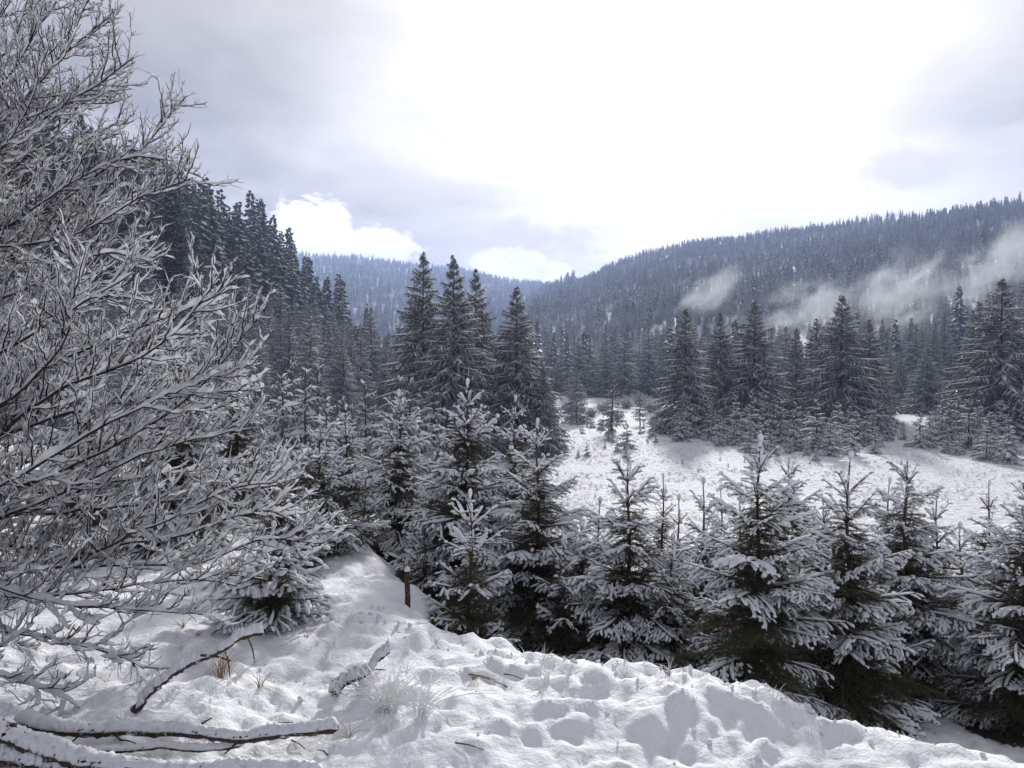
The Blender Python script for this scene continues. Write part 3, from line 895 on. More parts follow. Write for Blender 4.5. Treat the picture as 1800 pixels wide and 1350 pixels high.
for i_ in range(8):
    p = at(rng.uniform(1180, 1700), 700, rng.uniform(40, 48))
    plant_tree(SMALL[rng.randint(4)], 'seedling_spruce', 'tiny dark spruce seedling poking out of the snowy meadow', p[0], p[1], rng.uniform(0.2, 0.4), 3, rng.rand() * 6, 'seedlings in the meadow', 1.0)

for i_ in range(17):                               # spruces between the path and the slope
    px = 440 + 20 * i_ + rng.uniform(-8, 8); Yd = rng.uniform(25, 43)
    tip = at(px, rng.uniform(650, 725) - (40 if px < 560 else 0), Yd)
    gz = ground_z(tip[0], tip[1])
    plant_tree(SMALL[i_ % 4], 'spruce_tree', 'half grown frosted spruce in the hollow between the path and the slope', tip[0], tip[1], max(1.5, tip[2] - gz), 3, rng.rand() * 6, 'half grown spruces in the hollow', 0.85)

# frosted bushes at the back of the meadow
def frosted_bush(seed, Rb, Hb):
    rng = np.random.RandomState(seed); g = G()
    B = 170
    a = rng.rand(B) * 6.28; t = rng.rand(B)**0.6
    d = nrm(np.stack([np.cos(a) * t, np.sin(a) * t, 0.35 + rng.rand(B)], -1))
    L = rng.uniform(0.5, 1.0, B) * Hb
    P = twig_lines(np.zeros((B, 3)) + rng.uniform(-0.2, 0.2, (B, 3)) * [Rb, Rb, 0], d, L, rng.uniform(0, 0.4, B), 6)
    tubes(g, P, np.tile(np.linspace(0.02, 0.008, 6), (B, 1)), 3)
    needles(g, P, 26, 0.22, 0.012, rng)
    return g.mesh('frosted_bush', M_FROST, False)


FB = [frosted_bush(400 + i, 1.0, 1.8) for i in range(3)]
for i_, (px, Yd, s_) in enumerate([(1165, 66, 0.9), (1152, 72, 0.8), (1170, 80, 1.1), (1145, 90, 1.2), (1100, 96, 1.2), (1060, 92, 1.0), (1125, 104, 1.3), (1040, 84, 0.8), (1000, 92, 1.1), (1085, 80, 0.7), (1590, 92, 1.0), (1660, 84, 0.9)]):
    p = at(px, 700, Yd)
    o = link('frosted_bush', FB[i_ % 3], label='pale frosted leafless bush at the back of the meadow', category='bush', group='frosted bushes behind the meadow')
    o.location = (p[0], p[1], ground_z(p[0], p[1]) - 0.05); o.scale = (s_, s_, s_); o.rotation_euler = (0, 0, i_)

# ------------------------------------------------------------------ the woods: 250 nearest trees as objects, the rest as one wood
def scatter(th0, th1, r0, r1, sp0, sp1, seed):
    rng = np.random.RandomState(seed)
    pts = []
    r = r0
    while r < r1:
        sp = sp0 + (sp1 - sp0) * (r - r0) / (r1 - r0)
        m = int((th1 - th0) * r / sp)
        t = th0 + (np.arange(m) + rng.uniform(-0.45, 0.45, m) + rng.rand()) / max(m, 1) * (th1 - th0)
        rr = r + rng.uniform(-0.5, 0.5, m) * sp
        pts.append(np.stack([rr * np.sin(t), rr * np.cos(t)], -1))
        r += sp * 0.92
    return np.concatenate(pts)


def wood_points():
    a = scatter(bear(-60), bear(735), 52, 210, 3.4, 5.0, 1)          # left
    hl = np.stack(hills(a[:, 0], a[:, 1]))
    hgt = height(a[:, 0], a[:, 1], False)
    th, r = np.arctan2(a[:, 0], a[:, 1]), np.hypot(a[:, 0], a[:, 1])
    keepl = (r > np.interp(th, [bear(0), bear(450), bear(600), bear(735)], [50, 54, 62, 80])) & (r < 205)
    a = a[keepl]
    b = scatter(bear(620), bear(1950), 118, 1000, 4.3, 5.2, 2)
    th, r = np.arctan2(b[:, 0], b[:, 1]), np.hypot(b[:, 0], b[:, 1])
    edge = np.interp(th, [bear(620), bear(900), bear(1000), bear(1170), bear(1200), bear(1560), bear(1640), bear(1700), bear(1950)], [150, 150, 132, 130, 118, 118, 118, 118, 118])
    R = np.interp(th, [bear(880), bear(950), bear(1000), bear(1100), bear(1200), bear(1500), bear(1800), bear(2300)], [420, 1215, 1165, 1095, 1015, 865, 735, 575])
    b = b[(r > edge) & (r < R)]
    b2 = scatter(bear(1195), bear(1950), 78, 118, 6.0, 5.6, 4)
    th, r = np.arctan2(b2[:, 0], b2[:, 1]), np.hypot(b2[:, 0], b2[:, 1])
    b2 = b2[r > np.interp(th, [bear(1195), bear(1560), bear(1640), bear(1700), bear(1950)], [78, 82, 106, 86, 60])]
    c = scatter(bear(430), bear(1010), 420, 1815, 7.0, 10.5, 3)
    b2 = b2[::5]
    return a, np.concatenate([b2, b]), c


PA, PB, PC = wood_points()
# far trees: little meshes with boughs of needles and a cover of snow each
def far_tree(H, rb, nw, per, seed, snow=0.6, rounded=0.0):
    rng = np.random.RandomState(seed)
    fo, sn = G(), G()
    for w_ in range(nw):
        h = (w_ + 0.3) / nw
        pr = (1 - h)**0.8
        if rounded: pr = pr * (1 - rounded) + rounded * min(1, 1.2 * (1 - h)**0.45)
        R = rb * pr + 0.12
        a0 = rng.rand() * 6.28
        for i in range(per):
            a = a0 + 6.283 * i / per + rng.uniform(-0.3, 0.3)
            L = R * rng.uniform(0.6, 1.2)
            z = h * H + rng.uniform(-0.5, 0.5) * H / nw
            c, s = math.cos(a), math.sin(a)
            wd = L * rng.uniform(0.16, 0.30) + 0.08
            dz = -L * rng.uniform(0.1, 0.5) + (0.5 * L if h > 0.85 else 0)
            def p(u, v, dzz): return [c * L * u - s * v * wd, s * L * u + c * v * wd, z + dz * u * u + dzz]
            hg = rng.uniform(0.25, 0.55)
            V = [p(0, 0, 0.1), p(0.6, 1, -0.12), p(1, 0, 0), p(0.6, -1, -0.12), p(0.55, 0.5, -hg - 0.2), p(0.75, -0.5, -hg)]
            fo.add(V, [[0, 1, 2], [0, 2, 3], [0, 1, 4], [1, 2, 4], [2, 3, 5], [3, 0, 5]])
            if rng.rand() < snow:
                k = rng.uniform(0.55, 0.95)
                Vs = [p(0.25, 0, 0.16), p(0.6, k, 0.02), p(1.02, 0, 0.10), p(0.6, -k, 0.02)]
                sn.add(Vs, [[0, 1, 2], [0, 2, 3]])
    m = fo.mesh('far_tree', M_RIMED if not rounded else M_NEEDLE_FAR, False)
    g = G(); g.merge(fo); g.merge(sn)
    m = g.mesh('far_tree', M_RIMED if not rounded else M_NEEDLE_FAR, False)
    m.materials.append(M_SNOW)
    nf = len(fo.arrays()[1])
    m.polygons.foreach_set('material_index', np.concatenate([np.zeros(nf, np.int32), np.ones(len(m.polygons) - nf, np.int32)]))
    return m


def far_broadleaf(seed):
    rng = np.random.RandomState(seed); g = G()
    N = 420
    d = nrm(rng.randn(N, 3)); d[:, 2] = np.abs(d[:, 2]) * 0.9 - 0.2
    p = d * (rng.rand(N, 1)**0.4) * [2.8, 2.8, 4.2] + [0, 0, 5.0]
    e = nrm(rng.randn(N, 3) + d * 1.5) * rng.uniform(0.5, 1.2, (N, 1))
    w = nrm(rng.randn(N, 3)) * 0.05
    g.add(np.stack([p - w, p + w, p + e], 1), np.arange(N * 3).reshape(-1, 3))
    tubes(g, np.array([[[0, 0, 0], [0.1, 0, 2.5], [0, 0.1, 6.0]]]), np.array([[0.2, 0.14, 0.03]]), 5)
    return g.mesh('far_broadleaf', M_FROST, False)


def joined(ms):
    parts = []
    for m_ in ms:
        v = np.zeros(len(m_.vertices) * 3, np.float32); m_.vertices.foreach_get('co', v)
        li = np.zeros(len(m_.loops), np.int32); m_.loops.foreach_get('vertex_index', li)
        ls = np.zeros(len(m_.polygons), np.int32); m_.polygons.foreach_get('loop_total', ls)
        parts.append((v.reshape(-1, 3), li, ls))
    g3, g4, V, off, m3, m4 = [], [], [], 0, [], []
    for k, (v, li, ls) in enumerate(parts):
        n3 = int((ls == 3).sum()); t = li[:n3 * 3].reshape(-1, 3) + off; q = li[n3 * 3:].reshape(-1, 4) + off
        g3.append(t); g4.append(q); V.append(v); off += len(v); m3 += [k] * len(t); m4 += [k] * len(q)
    g = G(); g.add(np.concatenate(V), np.concatenate(g3), np.concatenate(g4))
    me = g.mesh('forest_tree', ms[0].materials[0], False)
    for m_ in ms[1:]: me.materials.append(m_.materials[0])
    me.polygons.foreach_set('material_index', np.array(m3 + m4, np.int32))
    return me


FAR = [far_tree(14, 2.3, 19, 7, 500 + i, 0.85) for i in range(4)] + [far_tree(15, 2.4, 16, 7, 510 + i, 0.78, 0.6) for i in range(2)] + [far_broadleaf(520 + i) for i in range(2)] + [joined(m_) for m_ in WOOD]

rng = np.random.RandomState(9)
allp = []
for tag_, PP in (('l', PA), ('r', PB), ('f', PC)):
    zt = height(PP[:, 0], PP[:, 1], False)
    for (x_, y_), z_ in zip(PP, zt): allp.append((tag_, x_, y_, z_))
# what stands behind a nearer hill is left out
rs = np.linspace(0.02, 0.97, 40)
keep = []
A_ = np.array([(q[1], q[2], q[3]) for q in allp])
mx = np.full(len(A_), -9.0)
for s_ in rs:
    xx, yy = A_[:, 0] * s_, A_[:, 1] * s_
    mx = np.maximum(mx, height(xx, yy, False) / np.hypot(xx, yy))
dist = np.hypot(A_[:, 0], A_[:, 1])
vis = (A_[:, 2] + 16) / dist > mx
th_all = np.arctan2(A_[:, 0], A_[:, 1])
own, rest = [], []
for i, q in enumerate(allp):
    if not vis[i]: continue
    if abs(th_all[i]) < math.radians(33.5): own.append((dist[i], i))
    rest.append(i)
own.sort()
ownset = set()
cl_, cr_ = 0, 0
for d_, i in own:
    if q is None: continue
    t_ = allp[i][0]
    if t_ == 'l' and cl_ < 165: cl_ += 1; ownset.add(i)
    elif t_ == 'r' and cr_ < 115: cr_ += 1; ownset.add(i)
for i in sorted(ownset):
    t_, x_, y_, z_ = allp[i]
    th_ = math.atan2(x_, y_)
    if t_ == 'l':
        up = z_ > 4.0
        if up:
            H_ = rng.uniform(13, 19)
            plant_tree(FIRS[rng.randint(3)], 'fir_tree', 'dark fir among the crowded firs high on the left slope', x_, y_, H_, 17, rng.rand() * 6, 'firs on the left slope', rng.uniform(0.85, 1.1), z_ - 0.2, 'fir')
        else:
            plant_tree(WOOD[rng.randint(3)], 'spruce_tree', 'frosted grey spruce in the dense wood at the foot of the left slope', x_, y_, rng.uniform(5.5, 10.5), 11, rng.rand() * 6, 'spruces at the foot of the left slope', rng.uniform(1.0, 1.4), z_ - 0.1)
    else:
        plant_tree(WOOD[rng.randint(3)], 'spruce_tree', 'snow-dusted spruce in the wood behind the meadow', x_, y_, rng.uniform(5.5, 12.0), 11, rng.rand() * 6, 'spruces in the wood behind the meadow', rng.uniform(1.1, 1.5), z_ - 0.1)

fp, fs, fr_, fi = [], [], [], []
for i in rest:
    if i in ownset: continue
    t_, x_, y_, z_ = allp[i]
    s_ = (0.62 if t_ == 'r' and dist[i] > 170 else 0.9) * rng.uniform(0.6, 1.2) * (1.0 + 0.25 * float(pn(np.array([x_ / 45.0 + 7]), np.array([y_ / 45.0]))[0]))
    if t_ == 'l' and z_ > 4: idx = 4 + rng.randint(2)
    else:
        pz = float(pn(np.array([x_ / 90.0]), np.array([y_ / 90.0]))[0])
        pb = 0.08 + (0.55 if pz > 0.2 else 0.0)
        idx = 6 + rng.randint(2) if (rng.rand() < pb and dist[i] > 180) else (rng.randint(4) if rng.rand() < 0.75 else 4 + rng.randint(2))
    if idx < 6 and not (t_ == 'l' and z_ > 4) and dist[i] < 330 and rng.rand() < 0.85: idx = 8 + rng.randint(3)
    fp.append((x_, y_, z_ - 0.3)); fs.append((s_ * rng.uniform(0.9, 1.25), s_ * rng.uniform(0.9, 1.25), s_)); fr_.append((0, 0, rng.rand() * 6.28)); fi.append(idx)


def instancer(name, pts, scl, rot, idx, meshes, label):
    """one object that sets a mesh out at many points"""
    col_ = bpy.data.collections.new(name + ' kinds')
    for j, m_ in enumerate(meshes):
        o = bpy.data.objects.new('%s %02d' % (name, j), m_); col_.objects.link(o)
    me = bpy.data.meshes.new(name)
    me.from_pydata([tuple(map(float, p)) for p in pts], [], [])
    at1 = me.attributes.new('scl', 'FLOAT_VECTOR', 'POINT'); at1.data.foreach_set('vector', np.array(scl, np.float32).ravel())
    at2 = me.attributes.new('rot', 'FLOAT_VECTOR', 'POINT'); at2.data.foreach_set('vector', np.array(rot, np.float32).ravel())
    at3 = me.attributes.new('idx', 'INT', 'POINT'); at3.data.foreach_set('value', np.array(idx, np.int32))
    o = link(name, me, kind='stuff', label=label)
    ng = bpy.data.node_groups.new(name, 'GeometryNodeTree')
    ng.interface.new_socket('Geometry', in_out='INPUT', socket_type='NodeSocketGeometry')
    ng.interface.new_socket('Geometry', in_out='OUTPUT', socket_type='NodeSocketGeometry')
    gi, go = ng.nodes.new('NodeGroupInput'), ng.nodes.new('NodeGroupOutput')
    ci = ng.nodes.new('GeometryNodeCollectionInfo')
    ci.inputs['Collection'].default_value = col_
    ci.inputs['Separate Children'].default_value = True
    ci.inputs['Reset Children'].default_value = True
    ip = ng.nodes.new('GeometryNodeInstanceOnPoints')
    def attr(nm, ty):
        a = ng.nodes.new('GeometryNodeInputNamedAttribute'); a.data_type = ty
        a.inputs['Name'].default_value = nm
        return [q for q in a.outputs if q.enabled and q.name == 'Attribute'][0]
    L = ng.links.new
    L(gi.outputs[0], ip.inputs['Points']); L(ci.outputs[0], ip.inputs['Instance'])
    ip.inputs['Pick Instance'].default_value = True
    L(attr('idx', 'INT'), ip.inputs['Instance Index'])
    er = ng.nodes.new('FunctionNodeEulerToRotation')
    L(attr('rot', 'FLOAT_VECTOR'), er.inputs[0]); L(er.outputs[0], ip.inputs['Rotation'])
    L(attr('scl', 'FLOAT_VECTOR'), ip.inputs['Scale'])
    L(ip.outputs[0], go.inputs[0])
    md = o.modifiers.new('scatter', 'NODES'); md.node_group = ng
    return o


instancer('forest', fp, fs, fr_, fi, FAR, 'snow-dusted conifer forest covering the hills')
print('forest', len(fp), len(ownset), round(time.time() - T0, 1))

# ------------------------------------------------------------------ grass blades in the meadow
def tuft(seed, nb, h, spread, w):
    rng = np.random.RandomState(seed); g = G()
    a = rng.rand(nb) * 6.28
    lean = rng.uniform(0.1, 1.0, nb) * spread
    u = np.linspace(0, 1, 5)
    H_ = h * rng.uniform(0.5, 1.1, nb)
    x = np.cos(a)[:, None] * lean[:, None] * u[None]**1.6 * H_[:, None] + rng.uniform(-1, 1, (nb, 1)) * 0.15 * h
    y = np.sin(a)[:, None] * lean[:, None] * u[None]**1.6 * H_[:, None] + rng.uniform(-1, 1, (nb, 1)) * 0.15 * h
    z = H_[:, None] * (u[None] - 0.45 * np.minimum(lean, 1.3)[:, None] * u[None]**2.4)
    P = np.stack([x, y, z], -1)
    tubes(g, P, w * np.array([1, 1, 0.85, 0.6, 0.2])[None] * rng.uniform(0.7, 1.3, (nb, 1)), 3)
    return g


MT = [tuft(600 + i, 9, 0.16, 1.2, 0.006).mesh('meadow_tuft', M_RIME, False) for i in range(3)]
rng = np.random.RandomState(31)
N_ = 9000
Yr = 13 + 50 * rng.rand(N_)**1.1
th_ = rng.uniform(bear(880), bear(1830), N_)
xs, ys = Yr * np.tan(th_), Yr
ms_ = pn(xs / 3.5, ys / 3.5) > -0.1
xs, ys = xs[ms_], ys[ms_]
zs = height(xs, ys)
instancer('meadow_grass', np.stack([xs, ys, zs - 0.03], -1), rng.uniform(0.5, 1.4, (len(xs), 3)), np.stack([0 * xs, 0 * xs, rng.rand(len(xs)) * 6], -1), rng.randint(0, 3, len(xs)), MT, 'rimed grass poking through the snow of the meadow')

# ------------------------------------------------------------------ bare trees hung with snow on the left
def spline(ctrl, nn):
    c = np.array(ctrl, float); m = len(c)
    t = np.concatenate([[0], np.cumsum(np.linalg.norm(np.diff(c, axis=0), axis=1))]); t /= t[-1]
    q = np.linspace(0, 1, nn)
    out_ = np.zeros((nn, 3))
    d = np.gradient(c, t, axis=0)
    for k, s in enumerate(q):
        i = min(np.searchsorted(t, s, 'right') - 1, m - 2)
        h = t[i + 1] - t[i]; u = (s - t[i]) / h
        out_[k] = (2*u**3 - 3*u**2 + 1) * c[i] + (u**3 - 2*u**2 + u) * h * d[i] + (-2*u**3 + 3*u**2) * c[i + 1] + (u**3 - u**2) * h * d[i + 1]
    return out_


def along(P, s):
    nn = len(P); j = np.clip(s, 0, 0.9999) * (nn - 1); i = int(j); f_ = j - i
    return P[i] * (1 - f_) + P[i + 1] * f_, nrm(P[i + 1] - P[i])


def sprout(P, s, l, rng, up, amin, amax, npt):
    b, t = along(P, s)
    a = math.radians(rng.uniform(amin, amax)); r = rng.randn(3); r[2] += up * 0.6
    r = nrm(r - t * (r @ t))
    d = nrm(t * math.cos(a) + r * math.sin(a))
    u = np.linspace(0, 1, npt)
    bend = nrm(rng.randn(3)) * 0.14 + np.array([0, 0, up * 0.35])
    Q = b + d * l * u[:, None] + bend * l * (u[:, None]**2)
    Q[1:-1] += rng.randn(npt - 2, 3) * l * 0.018
    return Q


def resample(P, nn):
    j = np.linspace(0, P.shape[1] - 1.0001, nn); i = j.astype(int); f_ = (j - i)[None, :, None]
    return P[:, i] * (1 - f_) + P[:, i + 1] * f_


def snow_on(g, P, rng, hgt, r, keep=0.85, k=6, nn=None):
    """lumpy snow lying along twigs, thick in places and missing in others"""
    P = np.asarray(P)
    if len(P) == 0: return
    P = P[rng.rand(len(P)) < keep]
    if len(P) == 0: return
    if nn: P = resample(P, nn)
    B, nn, _ = P.shape
    dirv = nrm(np.gradient(P, axis=1)); hz = 0.30 + 0.70 * np.sqrt(1 - np.minimum(dirv[..., 2]**2, 1))
    amp = (0.4 + 0.8 * rng.rand(B, 1)) * np.exp(0.6 * rng.randn(B, nn)) * np.where(rng.rand(B, nn) < 0.10, 0.1, 1.0)
    amp[:, 0] *= 0.9
    amp = 0.25 * np.roll(amp, 1, 1) + 0.5 * amp + 0.25 * np.roll(amp, -1, 1)
    amp = np.minimum(amp, 1.9)
    amp[:, -1] = 0.05; amp[:, -2] *= 0.8
    h = hgt * amp * hz
    Q = P.copy(); Q[..., 2] += r * 0.7
    T, s, u = frames(Q)
    u = np.where(u[..., 2:3] < 0, -u, u)
    a = np.arange(k) / k * 2 * PI
    sa = np.where(np.sin(a) < 0, np.sin(a) * 0.10, np.sin(a))
    jit = 1 + 0.16 * rng.randn(B, nn, k)
    wd = r * 0.9 + 0.30 * h
    V = Q[:, :, None] + (wd[..., None] * np.cos(a) * jit)[..., None] * s[:, :, None] + (h[..., None] * sa * jit)[..., None] * u[:, :, None]
    g.add(V, None, grid_faces(B, nn, k))


def bare_tree(name, label, base, hub, limbs, seed, sec_gap, sec_len, r_limb, hsnow, group, clip_px=-190, most=285):
    rng = np.random.RandomState(seed)
    ro = root(name, label, 'tree', base, 0, 1.0, group)
    o_ = np.array(base, float)
    tr = spline([base, (np.array(base) * 0.5 + np.array(hub) * 0.5) + [0.05, 0, 0], hub], 10)
    g = G(); tubes(g, (tr - o_)[None], np.linspace(r_limb * 2.2, r_limb * 1.2, 10)[None], 8)
    link('trunk', g.mesh('trunk', M_TWIG), ro)
    todo = []
    for ct in limbs:
        pts = [hub] + [at(*c) for c in ct]
        L0 = spline(pts, 26)
        L0[2:] += np.cumsum(rng.randn(24, 3) * 0.008, axis=0)
        ln0 = np.linalg.norm(np.diff(L0, axis=0), axis=1).sum()
        gb = G(); tubes(gb, (L0 - o_)[None], np.linspace(r_limb, 0.0035, 26)[None], 7)
        lo = link('branch', gb.mesh('branch', M_TWIG), ro)
        gs, gt = G(), G()
        snow_on(gs, (spline(L0, 70) - o_)[None], rng, hsnow * 1.15, np.mean([r_limb, 0.0035]) * 0.7, 1.0, 7)
        sec, ter, qua = [], [], []
        s = 0.10
        while s < 0.995:
            b, t = along(L0, s)
            if b[0] / b[1] * F + 900 > clip_px:
                l = sec_len * rng.uniform(0.45, 1.15) * (1.1 - 0.55 * s)
                Q = sprout(L0, s, l, rng, 0.75, 25, 62, 9)
                sec.append(Q)
                for s2 in np.arange(0.12, 0.99, 0.05 / l) + rng.uniform(-0.02, 0.02):
                    l2 = rng.uniform(0.35, 1.0) * (0.30 * l * (1.15 - s2) + 0.06)
                    T_ = sprout(Q, min(s2, 0.98), l2, rng, 0.5, 25, 60, 6)
                    ter.append(T_)
                    for s3 in np.arange(0.2, 0.97, 0.05 / l2):
                        if rng.rand() < 0.62: qua.append(sprout(T_, s3, rng.uniform(0.04, 0.12), rng, 0.4, 25, 60, 4))
            s += sec_gap / ln0 * rng.uniform(0.7, 1.3)
        todo.append((lo, gs, gt, sec, ter, qua))
    n_sec = sum(len(q[3]) for q in todo)
    own_ = min(1.0, (most - len(limbs)) / max(n_sec, 1))
    for lo, gs, gt, sec, ter, qua in todo:
        if sec:
            A = np.array(sec) - o_
            ls = np.linalg.norm(A[:, -1] - A[:, 0], axis=1)
            cut = np.sort(ls)[::-1][min(int(own_ * len(ls)), len(ls) - 1)]
            for Q, l in zip(A, ls):          # the longest shoots are pieces of their own
                R_ = np.linspace(0.0062, 0.0024, 9)[None]
                if l > cut:
                    gb = G(); tubes(gb, Q[None], R_, 5); link('branch', gb.mesh('branch', M_TWIG), ro)
                else: tubes(gt, Q[None], R_, 5)
            snow_on(gs, A, rng, hsnow, 0.005, 0.97, 5, 19)
        if ter:
            A = np.array(ter) - o_
            tubes(gt, A, np.tile(np.linspace(0.0032, 0.0016, 6), (len(A), 1)), 3)
            snow_on(gs, A, rng, hsnow * 0.66, 0.003, 0.85, 4, 6)
        if qua:
            A = np.array(qua) - o_
            tubes(gt, A, np.tile(np.linspace(0.0021, 0.0012, 4), (len(A), 1)), 3)
            snow_on(gs, A, rng, hsnow * 0.5, 0.002, 0.7, 3)
        if gt.n: link('twig', gt.mesh('twig', M_TWIG), lo, kind='stuff')
        if gs.n: link('snow', gs.mesh('snow', M_THIN), lo, kind='stuff')
    print('bare tree shoots', n_sec)
    return ro


b1 = at(-330, 1000, 5.0); b1[2] = ground_z(b1[0], b1[1]) - 0.1
LOW = [
    [(-120, 880, 4.8), (110, 690, 4.6), (290, 610, 4.5), (390, 505, 4.4)],
    [(-120, 800, 4.7), (60, 660, 4.5), (112, 590, 4.45), (125, 445, 4.5)],
    [(-100, 900, 4.6), (190, 780, 4.6), (340, 670, 4.7), (445, 550, 4.7)],
    [(-100, 920, 4.4), (160, 770, 4.4), (320, 695, 4.6), (455, 635, 4.8)],
    [(-100, 960, 4.7), (150, 860, 4.7), (330, 775, 4.9), (450, 750, 5.0)],
    [(-60, 965, 4.9), (190, 955, 4.9), (330, 925, 5.0), (480, 890, 5.2), (580, 935, 5.2)],
    [(-60, 1010, 5.0), (120, 985, 4.8), (270, 925, 4.7), (410, 860, 4.9), (510, 845, 5.0)],
    [(-80, 1080, 4.4), (60, 1120, 4.3), (190, 1150, 4.3), (262, 1172, 4.3)],
    [(-90, 1120, 4.2), (20, 1185, 4.1), (100, 1200, 4.1), (175, 1238, 4.1)],
    [(-80, 1000, 4.2), (60, 1060, 4.2), (200, 1075, 4.3), (330, 1085, 4.5)],
    [(-120, 700, 4.9), (60, 600, 4.8), (160, 540, 4.8), (248, 490, 4.8)],
    [(-120, 760, 5.2), (160, 620, 5.2), (300, 560, 5.2), (395, 520, 5.3)],
    [(-60, 1000, 4.6), (160, 1000, 4.7), (330, 1000, 4.9), (460, 960, 5.0), (540, 965, 5.1)],
    [(-60, 900, 5.3), (200, 850, 5.3), (350, 825, 5.4), (455, 812, 5.5)],
    [(-100, 830, 4.9), (130, 730, 4.9), (280, 700, 5.0), (440, 690, 5.1)],
    [(-100, 860, 5.4), (130, 800, 5.4), (300, 760, 5.4), (420, 700, 5.4)],
    [(-80, 1040, 4.7), (150, 1030, 4.7), (300, 1010, 4.8), (420, 1020, 4.9)],
    [(-80, 930, 5.0), (150, 900, 5.0), (300, 880, 5.1), (470, 850, 5.2)],
    [(-90, 780, 5.5), (80, 690, 5.5), (200, 640, 5.5), (330, 640, 5.6)],
]
bare_tree('bare_tree', 'leafless low tree with thick snow on sprawling branches reaching over the fallen logs', b1, b1 + [0.25, 0, 0.55], LOW, 21, 0.052, 0.46, 0.019, 0.0205, 'leafless snow-covered trees')
b2 = at(-520, 900, 7.2); b2[2] = ground_z(b2[0], b2[1]) - 0.1
HIGH = [
    [(-150, 520, 6.8), (60, 440, 6.6), (200, 330, 6.5), (325, 180, 6.5)],
    [(-150, 470, 6.6), (100, 350, 6.5), (230, 270, 6.4), (335, 285, 6.4)],
    [(-200, 380, 7.0), (0, 240, 7.0), (110, 120, 7.0), (205, 35, 7.1)],
    [(-200, 300, 6.8), (20, 130, 6.8), (90, 20, 6.8), (150, -70, 6.9)],
    [(-100, 450, 6.2), (150, 405, 6.2), (270, 340, 6.3), (345, 315, 6.3)],
    [(-120, 560, 6.5), (90, 490, 6.4), (210, 435, 6.4), (290, 455, 6.4)],
    [(-200, 200, 7.1), (-40, 50, 7.1), (40, -60, 7.1)],
    [(-150, 400, 6.7), (70, 220, 6.6), (160, 160, 6.6), (225, 110, 6.6)],
    [(-120, 620, 6.6), (80, 560, 6.4), (190, 520, 6.4), (280, 535, 6.4)],
    [(-180, 330, 6.4), (30, 200, 6.4), (120, 90, 6.5), (170, -20, 6.5)],
    [(-160, 430, 7.2), (40, 330, 7.2), (140, 250, 7.2), (215, 215, 7.2)],
    [(-180, 420, 6.3), (-20, 300, 6.2), (60, 190, 6.2), (90, 90, 6.2)],
    [(-120, 680, 6.8), (100, 640, 6.6), (230, 600, 6.6), (330, 590, 6.7)],
    [(-140, 600, 7.3), (60, 420, 7.3), (160, 380, 7.3), (250, 350, 7.3)],
    [(-160, 330, 7.0), (-30, 150, 7.0), (30, 60, 7.0), (60, -20, 7.0)],
    [(-160, 420, 6.9), (20, 230, 6.9), (100, 190, 6.9), (190, 180, 6.9)],
    [(-160, 460, 7.1), (20, 300, 7.1), (130, 200, 7.1), (190, 100, 7.1)],
    [(-160, 500, 6.3), (40, 390, 6.3), (140, 320, 6.3), (200, 290, 6.3)],
    [(-160, 560, 7.0), (60, 500, 7.0), (180, 460, 7.0), (260, 400, 7.0)],
    [(-160, 620, 6.6), (40, 560, 6.6), (150, 470, 6.6), (190, 420, 6.6)],
]
bare_tree('bare_tree', 'tall leafless tree with fine snowy twigs spreading against the sky', b2, b2 + [0.3, 0, 1.6], HIGH, 22, 0.052, 0.58, 0.024, 0.0175, 'leafless snow-covered trees', -120)
print('bare trees', round(time.time() - T0, 1))

